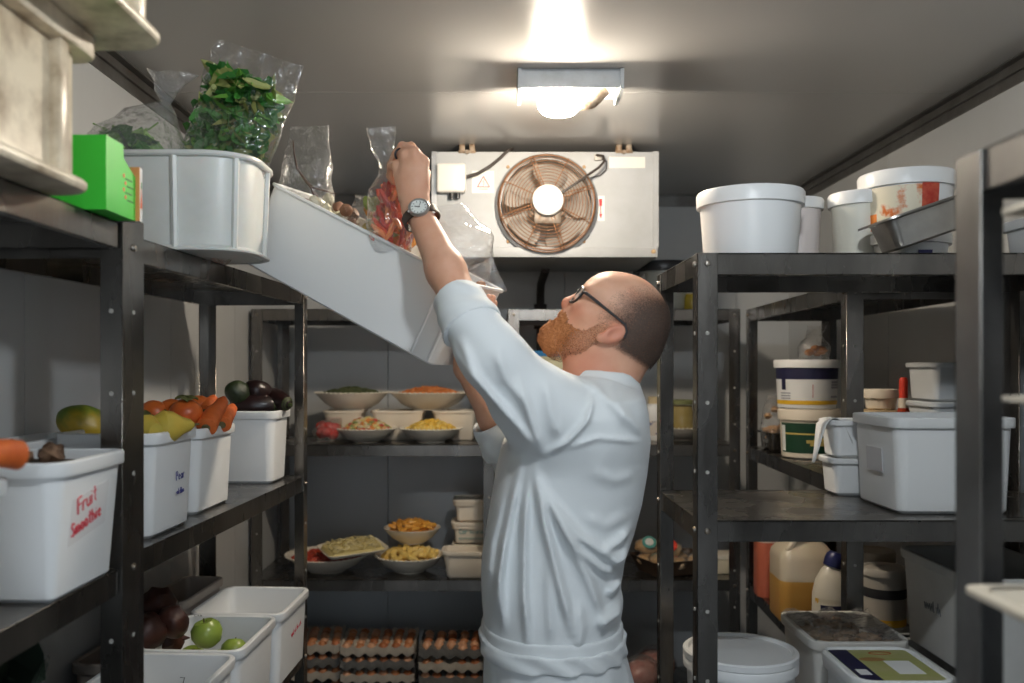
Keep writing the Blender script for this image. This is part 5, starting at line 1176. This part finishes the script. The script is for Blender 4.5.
# --- joints
eL, wL, sL = W(472, 326, 1.602), W(416, 207, 1.735), W(580, 414, 1.625)
eR, wR, sR = W(522, 466, 1.92), W(466, 368, 1.845), W(584, 410, 1.94)
neckb = W(599, 398, DC)
xs = np.arange(-.25, .34, .0028); ys = np.arange(1.49, 2.10, .0030)
zs = np.concatenate([np.arange(0.02, 1.26, .014), np.arange(1.26, 1.98, .0028)])
F = Field(xs, ys, zs)
F.add(cone(neckb - V(0, 0, .02), W(596, 460, DC), .060, .075), .03)
F.add(ellp(W(570, 470, DC), (.105, .140, .15)), .03); F.add(ellp(W(556, 600, DC), (.12, .155, .20)), .06)
for s in (-1, 1):
    F.add(cone(V(chef0.x, DC + s * .085, .92), V(chef0.x - .01, DC + s * .09, .50), .085, .06), .04)
    F.add(cone(V(chef0.x - .01, DC + s * .09, .50), V(chef0.x + .01, DC + s * .095, .10), .058, .04), .03)
    F.add(cone(V(chef0.x + .02, DC + s * .095, .07), V(chef0.x - .13, DC + s * .105, .055), .036, .03), .02)
# neck and head
F.add(cone(HP(-.030, 0, -.045), neckb, .057, .060), .03)
F.add(cone(HP(.020, 0, -.082), W(592, 385, DC), .040, .060), .035)
F.add(cone(HP(-.070, 0, -.020), W(606, 390, DC), .034, .040), .03)
head(F)
# arms
F.add(cone(W(584, 428, 1.65), eL, .036, .030), .02); F.add(cone(eL, eL.lerp(wL, .45), .0365, .0345), .01); F.add(cone(eL.lerp(wL, .45), wL, .0345, .0235), .02)
F.add(cone(sR, eR, .05, .040), .03); F.add(cone(eR, eR.lerp(wR, .5), .040, .032), .02); F.add(cone(eR.lerp(wR, .5), wR, .032, .024), .02)
# left hand: its back towards the room, fingers curled round the neck of the bag
F.add(ellp(W(415, 208, 1.737), (.026, .020, .03)), .015)
def WH(px, py, d): return W(410.5 + (px - 410.5) * .86, 205 + (py - 205) * .96, d)
mcp = [WH(426, 160, 1.750), WH(415, 150, 1.748), WH(404, 153, 1.752), WH(394, 164, 1.760)]
wr_ = [WH(424, 196, 1.738), WH(417, 196, 1.733), WH(410, 196, 1.734), WH(404, 196, 1.740)]
for a, b in zip(wr_, mcp): F.add(cone(a, b, .0135, .0106), .012)
F.add(ellp(WH(413, 178, 1.742), (.026, .0145, .033)), .012)
fing = [  # index .. little: knuckle, middle joint, end joint, tip
    [mcp[0], WH(411, 144, 1.770), WH(400, 150, 1.792), WH(396, 161, 1.800)],
    [mcp[1], WH(401, 144, 1.772), WH(392, 155, 1.795), WH(393, 167, 1.800)],
    [mcp[2], WH(394, 152, 1.776), WH(388, 163, 1.796), WH(392, 174, 1.801)],
    [mcp[3], WH(388, 165, 1.780), WH(386, 175, 1.797), WH(391, 182, 1.800)]]
for i, f in enumerate(fing):
    r = (.0088, .0090, .0087, .0077)[i]
    F.add(cone(f[0], f[1], r * 1.12, r), .006); F.add(ellp(f[1], (r * 1.06,) * 3), .003); F.add(cone(f[1], f[2], r, r * .92), .003); F.add(cone(f[2], f[3], r * .92, r * .78), .003)
F.add(cone(WH(424, 190, 1.752), WH(428, 172, 1.775), .0135, .0106), .012); F.add(cone(WH(428, 172, 1.775), WH(420, 160, 1.795), .0100, .0092), .004); F.add(cone(WH(420, 160, 1.795), WH(407, 158, 1.806), .0092, .0075), .004)
# right hand: holding up the low end of the bin
F.add(cone(wR, BINP(LB + .024, .075, .030), .024, .019), .012); F.add(ellp(BINP(LB + .022, .085, .055), (.020, .036, .036)), .012)
for i in range(4):
    y_ = .055 + .021 * i; k1, k2, k3 = BINP(LB + .020, y_, .085), BINP(LB + .022, y_ + .003, .125 + .006 * (i in (1, 2))), BINP(LB + .018, y_ + .004, .155 + .010 * (i in (1, 2)))
    F.add(cone(BINP(LB + .022, .070 + .012 * i, .055), k1, .0125, .0105), .010); F.add(cone(k1, k2, .0098, .0090), .004); F.add(cone(k2, k3, .0090, .0076), .004)
F.add(cone(BINP(LB + .024, .065, .045), BINP(LB + .026, .035, .075), .013, .0105), .010); F.add(cone(BINP(LB + .026, .035, .075), BINP(LB + .022, .022, .105), .0105, .0085), .004)
def skin_mat():
    m = mat('skin', (.72, .42, .29), .52, spec=.35, sss=.15, bump=.06, bump_scale=220, col2=(.66, .34, .22), noise_scale=16)
    if 'flush' not in [n.name for n in m.node_tree.nodes]:
        N = m.node_tree.nodes; L = m.node_tree.links; b = N['Principled BSDF']; src = b.inputs['Base Color'].links[0].from_socket
        at = N.new('ShaderNodeAttribute'); at.attribute_name = 'flush'; at.name = 'flush'; mx = N.new('ShaderNodeMix'); mx.data_type = 'RGBA'
        L.new(at.outputs['Fac'], mx.inputs[0]); L.new(src, mx.inputs[6]); mx.inputs[7].default_value = (.62, .17, .10, 1); L.new(mx.outputs[2], b.inputs['Base Color'])
    return m
body, BP = field_obj('body', F, skin_mat(), chef, chef0, 2)
del F
q_ = (BP + np.array(chef0) - np.array(HCN)) @ HR; f_, l_, u_ = q_.T
fl = np.exp(-(((f_ + .010) / .026) ** 2 + ((np.abs(l_) - .082) / .016) ** 2 + ((u_ + .031) / .034) ** 2) ** 2) * .6      # redder ears, nose, cheeks and neck
fl = np.maximum(fl, .55 * np.exp(-(((f_ - .102) / .018) ** 2 + (u_ + .036) ** 2 / .02 ** 2)))
fl = np.maximum(fl, .30 * np.exp(-(((f_ - .075) / .025) ** 2 + ((u_ + .035) / .02) ** 2)))
fl = np.maximum(fl, .45 * np.exp(-(((f_ + .01) / .06) ** 2 + ((u_ + .115) / .04) ** 2)))
fl = np.maximum(fl, .75 * np.exp(-(((f_ - .094) / .012) ** 2 + ((u_ + .069) / .010) ** 2)))
at_ = body.data.attributes.new('flush', 'FLOAT', 'POINT'); at_.data.foreach_set('value', np.where(f_ > -.3, fl, 0).astype(np.float32))
# --- hair: a close-cropped shell fading out over the bald top
hx = np.arange(HCN.x - .13, HCN.x + .13, .003); hy = np.arange(HCN.y - .11, HCN.y + .11, .003); hz = np.arange(HCN.z - .13, HCN.z + .13, .003)
Fh = Field(hx, hy, hz); head(Fh, .0035, False)
Fh.add(cone(HP(-.030, 0, -.045), neckb, .0602, .0632), .03); Fh.add(cone(HP(-.070, 0, -.020), W(606, 390, DC), .0372, .0432), .03)
def hair_mat(name, c1, c2, dens):
    m = bpy.data.materials.new(name); m.use_nodes = True; N = m.node_tree.nodes; L = m.node_tree.links; b = N['Principled BSDF']; b.inputs['Roughness'].default_value = .75
    tc = N.new('ShaderNodeTexCoord'); n = N.new('ShaderNodeTexNoise'); n.inputs['Scale'].default_value = 420; n.inputs['Detail'].default_value = 2; L.new(tc.outputs['Object'], n.inputs['Vector'])
    r = N.new('ShaderNodeValToRGB'); r.color_ramp.elements[0].color = (*c1, 1); r.color_ramp.elements[1].color = (*c2, 1); L.new(n.outputs['Fac'], r.inputs['Fac']); L.new(r.outputs['Color'], b.inputs['Base Color'])
    at = N.new('ShaderNodeAttribute'); at.attribute_name = 'strand_cover'
    mu = N.new('ShaderNodeMath'); mu.operation = 'MULTIPLY_ADD'; L.new(n.outputs['Fac'], mu.inputs[0]); mu.inputs[1].default_value = 1.1; mu.inputs[2].default_value = -.55
    ad = N.new('ShaderNodeMath'); ad.operation = 'ADD'; ad.use_clamp = True; L.new(mu.outputs[0], ad.inputs[0])
    sc_ = N.new('ShaderNodeMath'); sc_.operation = 'MULTIPLY'; L.new(at.outputs['Fac'], sc_.inputs[0]); sc_.inputs[1].default_value = dens; L.new(sc_.outputs[0], ad.inputs[1])
    L.new(ad.outputs[0], b.inputs['Alpha']); return m
def density(o, P, fn, cut=.02):
    q = P + np.array(chef0) - np.array(HCN); loc = q @ HR; d = fn(loc[:, 0], loc[:, 1], loc[:, 2]); d = np.clip(d, 0, 1)
    me = o.data; at = me.attributes.new('strand_cover', 'FLOAT', 'POINT'); at.data.foreach_set('value', d.astype(np.float32))
    bm = bmesh.new(); bm.from_mesh(me); bm.verts.ensure_lookup_table()
    bmesh.ops.delete(bm, geom=[v for v in bm.verts if d[v.index] < cut], context='VERTS'); bm.to_mesh(me); bm.free(); me.polygons.foreach_set('use_smooth', [True] * len(me.polygons))
def sm(a, b, x): t = np.clip((x - a) / (b - a), 0, 1); return t * t * (3 - 2 * t)
hair, P_h = field_obj('hair', Fh, hair_mat('cropped_hair', (.045, .028, .020), (.12, .075, .055), .92), chef, chef0, 2)
def hd(f, l, u):
    crown = sm(.045, -.045, f + .55 * np.maximum(u - .035, 0))            # fades in from the temples back
    back = sm(-.085, -.040, u + .35 * np.maximum(-f - .02, 0) * 0)        # ends at the nape
    side = 1 - sm(.055, .095, u + .25 * f) * .92 * sm(-.10, -.03, f)          # bald on the very top
    ear = 1 - sm(.030, .018, np.sqrt(((f + .006) / 1.0) ** 2 + ((u + .034) / 1.15) ** 2)) * (np.abs(l) > .05)
    low = sm(-.055, -.030, u + .9 * np.minimum(f + .02, 0) * -0.0) 
    cut = np.where(f > -.02, sm(-.035, -.020, u), sm(-.052, -.036, u + .12 * (f + .05)))
    return crown * side * ear * cut
density(hair, P_h, hd)
# --- beard
Fb = Field(np.arange(HCN.x - .16, HCN.x + .06, .0024), np.arange(HCN.y - .09, HCN.y + .09, .0024), np.arange(HCN.z - .14, HCN.z + .07, .0024))
Fb.add(hell(.040, 0, -.078, (.056, .0585, .046)), .02); Fb.add(hell(.078, 0, -.103, (.031, .031, .029)), .02); Fb.add(hell(.066, 0, -.060, (.0325, .0425, .032)), .02)
Fb.add(hell(.060, 0, -.112, (.034, .036, .026)), .02)
for s in (-1, 1): Fb.add(cone(HP(.010, s * .060, -.045), HP(.030, s * .053, -.082), .014, .018), .02); Fb.add(hell(.084, s * .014, -.0550, (.0105, .015, .0045)), .006); Fb.add(cone(HP(.006, s * .0615, -.022), HP(.010, s * .060, -.045), .013, .014), .02)
Fb.add(hell(.104, 0, -.0690, (.030, .0250, .0120)), .004, 's'); 
q = Fb.sl(Fb.ax[0][[0]].tolist() + Fb.ax[1][[0]].tolist() + Fb.ax[2][[0]].tolist(), [9, 9, 9]); X, Y, Z = Fb.grid(q)
Fb.v += (.0030 * np.sin(X * 520 + 3 * np.sin(Z * 260)) * np.sin(Z * 460 + Y * 410) * np.sin(Y * 480 + X * 170) + .0016 * np.sin(X * 900 + Z * 700) * np.sin(Y * 820 - Z * 500)).astype(np.float32)
beard, P_b = field_obj('beard', Fb, hair_mat('ginger_beard', (.20, .06, .016), (.60, .25, .09), 1.15), chef, chef0, 1)
def bd(f, l, u):
    top = sm(.013, -.013, u + .068 - np.clip(.080 - f, 0, .075) * .64)
    moust = sm(.070, .080, f) * sm(-.046, -.051, u)
    side = sm(-.006, .010, f); under = sm(-.155, -.135, u); bot = sm(-.030, .012, f + .5 * (u + .10) - .5 * np.maximum(-.06 - u, 0))
    thin = .36 + .64 * sm(.035, .080, f)
    return np.maximum(top, moust) * side * under * np.maximum(bot, .0) * thin
density(beard, P_b, bd, .04)
# --- brows and eyes
for s in (-1, 1):
    MB().tube([HP(.089, s * .016, .010), HP(.089, s * .030, .0150), HP(.079, s * .046, .011)], [.0035, .0040, .0022], 7).build('eyebrow', mat('brow_hair', (.20, .10, .05), .8), chef, origin=chef0)
    e = MB().ell((0, 0, 0), (.0118, .0118, .0118), None, 18, 12).build('eye', mat('eye_white', (.78, .74, .70), .15), chef, loc=HP(.0755, s * .031, -.0070) - chef0)
    MB().ell(HF * .0095, (.0045, .0045, .0045), None, 12, 8).build('iris', mat('iris', (.05, .07, .09), .1), e)
for o in chef.children:
    if o.name.startswith('eyebrow'): o.location = (0, 0, 0)
# --- glasses
gz = MB(); FR = BLACK
def GP(f, l, u): return HP(f, l, u) - chef0
for s in (-1, 1):
    gz.tube([GP(.0935 - .010 * (abs(math.cos(a)) if s * math.cos(a) > 0 else 0), s * .034 + .026 * math.cos(a), -.011 + .019 * math.sin(a)) for a in [2 * PI * i / 28 for i in range(28)]], .0027, 6, True)
    gz.tube([GP(.084, s * .060, -.001), GP(.077, s * .069, .000), GP(.04, s * .0735, -.001), GP(.005, s * .0775, -.002), GP(-.018, s * .0810, -.003), GP(-.028, s * .0815, -.012), GP(-.031, s * .0790, -.024)], [.0028, .0032, .0028, .0025, .0022, .002, .0018], 6)
gz.tube([GP(.0925, -.010, -.004), GP(.0965, 0, .000), GP(.0925, .010, -.004)], .0016, 6)
gl = gz.build('glasses', FR, chef)
for s in (-1, 1):
    q = MB(); q.loft([[GP(.0932 - .010 * (abs(math.cos(a)) if s * math.cos(a) > 0 else 0), s * .034 + .025 * math.cos(a), -.011 + .018 * math.sin(a)) for a in [2 * PI * i / 24 for i in range(24)]]], True, False); q.build('lens', film('lens_glass', haze=.0, lo=.05, hi=.6, bump=0.0), gl)
# --- jacket
def T(rows):
    out = []
    for py, l, r, b, yc in rows:
        z = W(0, py, DC).z; out.append((z, W(l, py, DC).x, W(r, py, DC).x, b, yc))
    return out
torso = T([(388, 572, 638, .095, DC), (399, 545, 643, .160, DC), (414, 522, 646, .185, DC), (440, 503, 648, .188, DC), (470, 496, 645, .182, DC), (500, 491, 640, .176, DC), (530, 486, 632, .174, DC), (556, 482, 623, .174, DC), (580, 481, 619, .178, DC), (600, 482, 621, .181, DC), (618, 484, 618, .181, DC), (640, 486, 616, .180, DC)])
F = Field(np.arange(-.20, .36, .0042), np.arange(1.50, 2.10, .0045), np.arange(.93, 1.66, .0042))
F.add(stack(torso, DC), .02)
cL, cL2 = W(453, 288, 1.640), W(470, 319, 1.600)
F.add(cone(W(588, 424, 1.665), W(545, 406, 1.625), .084, .064), .05)
F.add(cone(W(545, 406, 1.625), W(493, 357, 1.592), .064, .053), .03)
F.add(cone(W(493, 357, 1.592), W(471, 323, 1.602), .053, .050), .03)
F.add(cone(W(545, 424, 1.66), W(518, 404, 1.63), .066, .046), .05)
F.add(cone(sR, eR, .08, .052), .05); F.add(cone(eR, W(509, 445, 1.905), .050, .046), .02)
# collar
def disc(a, b, r0, r1):
    a, b = np.array(a[:], float), np.array(b[:], float); L_ = np.linalg.norm(b - a); d = (b - a) / L_
    def fn(x, y, z):
        t = (x - a[0]) * d[0] + (y - a[1]) * d[1] + (z - a[2]) * d[2]; rr = np.sqrt(np.maximum((x - a[0]) ** 2 + (y - a[1]) ** 2 + (z - a[2]) ** 2 - t * t, 0))
        return np.maximum(rr - (r0 + (r1 - r0) * t / L_), np.maximum(-t, t - L_))
    R = max(r0, r1); return fn, np.minimum(a, b) - R, np.maximum(a, b) + R
F.add(disc(W(600, 402, DC), W(603, 371, DC), .088, .0675), .012)
# folds: ridges laid along the pull of the raised arm, from the armpit to the waist and round the back
def fold(pts, amp, wid, d=1.62, yto=1.80):
    P3 = [W(px, py, d) for px, py in pts]; q2 = [(p.x, p.z) for p in P3]; lo = [min(p[0] for p in q2) - 3 * wid, 1.4, min(p[1] for p in q2) - 3 * wid]; hi = [max(p[0] for p in q2) + 3 * wid, yto, max(p[1] for p in q2) + 3 * wid]
    q = F.sl(lo, hi); X, Y, Z = F.grid(q); best = None; n_ = len(q2) - 1
    for i in range(n_):
        (x0, z0), (x1, z1) = q2[i], q2[i + 1]; dx, dz = x1 - x0, z1 - z0; L2 = dx * dx + dz * dz
        t = np.clip(((X - x0) * dx + (Z - z0) * dz) / L2, 0, 1); d2 = np.sqrt((X - x0 - t * dx) ** 2 + (Z - z0 - t * dz) ** 2); tt = (i + t) / n_
        e = amp * np.exp(-(d2 / wid) ** 2) * np.minimum(1, 4 * np.minimum(tt, 1.06 - tt))
        best = e if best is None else np.maximum(best, e)
    F.v[q] -= best.astype(np.float32)
def zz(x, y): return (470 + x / 2.81, 440 + y / 2.81)
def zs_(x, y): return (420 + x / 3.417, 260 + y / 3.417)
for pts, amp, wid in (
    ([zz(150, 40), zz(115, 200), zz(80, 380), zz(72, 500)], .011, .011), ([zz(165, 70), zz(152, 250), zz(150, 420), zz(160, 560)], .012, .010),
    ([zz(178, 60), zz(205, 220), zz(250, 400), zz(285, 530)], .014, .012), ([zz(190, 100), zz(262, 250), zz(335, 400), zz(372, 500)], .010, .011),
    ([zz(200, 140), zz(300, 262), zz(400, 332), zz(445, 335)], .012, .011), ([zz(205, 170), zz(300, 300), zz(370, 360), zz(420, 385)], .010, .010), ([zz(110, 100), zz(62, 300), zz(48, 430)], .008, .010),
    ([zz(370, 310), zz(420, 290), zz(455, 262)], .010, .010), ([zz(390, 350), zz(430, 345), zz(450, 318)], .010, .009), ([zz(350, 520), zz(400, 500), zz(440, 490)], .012, .012), ([zz(380, 440), zz(420, 425), zz(436, 410)], .008, .009),
    ([zz(100, 250), zz(85, 400), zz(95, 540)], .007, .009), ([zz(215, 330), zz(220, 450), zz(225, 560)], .006, .010), ([zz(300, 440), zz(310, 520), zz(300, 580)], .006, .011),
    ([zz(330, 80), zz(400, 110), zz(470, 100)], .003, .014), ([zz(300, 200), zz(380, 240), zz(450, 215)], .003, .013),
    ([zs_(590, 440), zs_(562, 540), zs_(500, 610), zs_(425, 655)], .008, .007), ([zs_(100, 290), zs_(200, 420), zs_(330, 560), zs_(400, 650)], .010, .010),
    ([zs_(140, 265), zs_(190, 390), zs_(300, 530)], .010, .010), ([zs_(330, 390), zs_(370, 530), zs_(415, 650)], .011, .011), ([zs_(255, 300), zs_(290, 400), zs_(360, 500)], .007, .010), ([zs_(420, 400), zs_(440, 520), zs_(470, 600)], .006, .011),
    ([zs_(560, 400), zs_(640, 480), zs_(700, 560)], .007, .010), ([zs_(640, 430), zs_(690, 520), zs_(760, 600)], .006, .010), ([zs_(480, 640), zs_(600, 600), zs_(760, 620)], .004, .006)):
    fold(pts, amp * 1.25, wid * .80)
CLOTH = mat('white_cotton', (.76, .79, .80), .85, sheen=.15, bump=.10, bump_scale=500)
jacket, _ = field_obj('jacket', F, CLOTH, chef, chef0, 1); del F
# rolled cuffs
def cuff(name, a, b, r0, r1, hole):
    a, b = Vector(a), Vector(b); F = Field(np.arange(min(a.x, b.x) - .10, max(a.x, b.x) + .10, .0030), np.arange(min(a.y, b.y) - .10, max(a.y, b.y) + .10, .0030), np.arange(min(a.z, b.z) - .10, max(a.z, b.z) + .10, .0030))
    d = (b - a).normalized()
    c0 = np.array(a[:]); dn = np.array(d[:]); L_ = (b - a).length
    def fn(x, y, z):
        t = (x - c0[0]) * dn[0] + (y - c0[1]) * dn[1] + (z - c0[2]) * dn[2]
        rr = np.sqrt(np.maximum((x - c0[0]) ** 2 + (y - c0[1]) ** 2 + (z - c0[2]) ** 2 - t * t, 0)); r = r0 + (r1 - r0) * t / L_ + .0012 * np.sin(t * 150 + 2 * np.sin(np.arctan2(y - c0[1], x - c0[0]) * 2)) + .0012 * np.sin(np.arctan2(y - c0[1], x - c0[0]) * 3 + t * 20)
        return np.maximum(rr - r, np.maximum(-t, t - L_))
    F.add((fn, np.minimum(c0, np.array(b[:])) - .09, np.maximum(c0, np.array(b[:])) + .09), .006)
    F.add(cone(a - d * .06, a + d * .026, hole, hole * .96), .006, 's')
    return field_obj(name, F, CLOTH, chef, chef0, 1)[0]
cuff('cuff', W(456, 296, 1.640), W(473, 328, 1.600), .0455, .0565, .0405)
cuff('cuff', W(490, 420, 1.875), W(507, 449, 1.900), .0420, .0520, .0370)
MB().tube([W(626, 377, DC - .05) - chef0, W(631, 384, DC - .03) - chef0], .006, 6).build('collar_tab', CLOTH, chef)
# --- apron: folded waistband and skirt, tied at the back
ap = T([(617, 484, 619, .183, DC), (640, 486, 620, .184, DC), (690, 487, 632, .190, DC), (760, 484, 640, .195, DC), (860, 480, 648, .200, DC)])
F = Field(np.arange(-.14, .36, .005), np.arange(1.52, 2.05, .005), np.arange(.50, 1.03, .005)); F.add(stack(ap, DC, .004), .01)
X, Y, Z = F.grid((slice(None),) * 3); F.v += (.0050 * np.sin(np.arctan2(Y - DC, X - chef0.x) * 13) * np.clip((.97 - Z) * 5, 0, 1) + .002 * np.sin(np.arctan2(Y - DC, X - chef0.x) * 31 + Z * 40) * np.clip((.97 - Z) * 5, 0, 1)).astype(np.float32)
apron, _ = field_obj('apron', F, CLOTH, chef, chef0, 2)
wbd = T([(614, 484, 619, .186, DC), (634, 485, 620, .187, DC)])
F = Field(np.arange(-.12, .32, .004), np.arange(1.54, 2.02, .004), np.arange(.95, 1.08, .003))
F.add(stack(T([(627.5, 484, 619, .184, DC), (644, 485, 620, .185, DC)]), DC, .010), .004)
X, Y, Z = F.grid((slice(None),) * 3); F.v += (.0016 * np.sin(X * 90 + Y * 60 + Z * 150)).astype(np.float32)
band, _ = field_obj('waistband', F, CLOTH, apron, chef0, 2)
MB().tube([W(617, 634, DC - .04) - chef0, W(622, 650, DC - .02) - chef0, W(620, 668, DC) - chef0], [.007, .006, .004], 8).build('apron_tie', CLOTH, apron)
# --- trousers and shoes (below the frame)
TRS = mat('dark_trousers', (.03, .03, .035), .9)
for s in (-1, 1):
    F = Field(np.arange(chef0.x - .16, chef0.x + .18, .012), np.arange(DC - .22, DC + .24, .012), np.arange(.06, 1.0, .012))
    F.add(cone(V(chef0.x, DC + s * .085, .90), V(chef0.x - .01, DC + s * .09, .50), .098, .075), .02); F.add(cone(V(chef0.x - .01, DC + s * .09, .50), V(chef0.x + .01, DC + s * .095, .12), .075, .06), .02)
    field_obj('trouser_leg', F, TRS, chef, chef0, 1)
    F = Field(np.arange(chef0.x - .26, chef0.x + .14, .008), np.arange(DC + s * .095 - .08, DC + s * .095 + .09, .008), np.arange(-.02, .18, .008))
    F.add(cone(V(chef0.x + .03, DC + s * .095, .055), V(chef0.x - .15, DC + s * .108, .042), .054, .043), .02); F.add(cone(V(chef0.x + .01, DC + s * .095, .06), V(chef0.x + .01, DC + s * .095, .10), .052, .05), .02)
    F.v = np.maximum(F.v, (0.004 - F.ax[2])[None, None, :]); field_obj('shoe', F, BLACK, chef, chef0, 1)
# --- wristwatch
wd = (wL - eL).normalized(); wc = W(416.5, 208, 1.737) - chef0 - wd * .026; nrm = V(.10, -1, .12); nrm = (nrm - wd * nrm.dot(wd)).normalized(); bn = wd.cross(nrm)
ST = mat('watch_strap', (.05, .03, .022), .6); q = MB(); rows = []
for k in range(30):
    a = 2 * PI * k / 30; p = wc + nrm * (.0275 * math.cos(a)) + bn * (.0335 * math.sin(a)); o_ = nrm * math.cos(a) + bn * math.sin(a)
    rows.append([p - wd * .010, p + o_ * .003 - wd * .009, p + o_ * .003 + wd * .009, p + wd * .010])
rows.append(rows[0]); q.loft(rows, False, False); wt = q.build('wristwatch', ST, chef)
WM = Matrix.Translation(wc + nrm * .0270) @ Matrix((bn, wd, nrm)).transposed().to_4x4()
MB().lathe([(.0170, 0), (.0202, .002), (.0208, .006), (.0192, .0085), (.0165, .0085), (.0165, .0060), (0, .0060)], 36, WM).build('watch_case', STEEL_B, wt)
MB().lathe([(.0158, .0062), (0, .0064)], 36, WM).build('watch_dial', mat('watch_dial', (.78, .80, .76), .3), wt)
q = MB()
for k in range(12): a = k * PI / 6; q.box(-.0006, .0006, .0115, .0140, .0064, .0069, M=WM @ Matrix.Rotation(a, 4, 'Z'))
q.build('hour_mark', BLACK, wt)
MB().box(-.0007, .0007, -.002, .0085, .0068, .0073, M=WM @ Matrix.Rotation(1.0, 4, 'Z')).build('hour_hand', BLACK, wt)
MB().box(-.0005, .0005, -.002, .0125, .0074, .0078, M=WM @ Matrix.Rotation(-.7, 4, 'Z')).build('minute_hand', BLACK, wt)
MB().lathe([(0, .003), (.0025, .003), (.0025, 0), (0, 0)], 10, WM @ Matrix.Translation((-.0195, 0, .004)) @ Matrix.Rotation(-PI / 2, 4, 'Y')).build('watch_crown', STEEL_B, wt)
# ring
rg = fing[2][0].lerp(fing[2][1], .55) - chef0; rd = (fing[2][1] - fing[2][0]).normalized(); ra = rd.orthogonal().normalized(); rb_ = rd.cross(ra)
MB().tube([rg + (ra * math.cos(a) + rb_ * math.sin(a)) * .0112 for a in [2 * PI * i / 20 for i in range(20)]], .0022, 6, True).build('finger_ring', mat('dark_ring', (.06, .06, .07), .3, .8), chef)
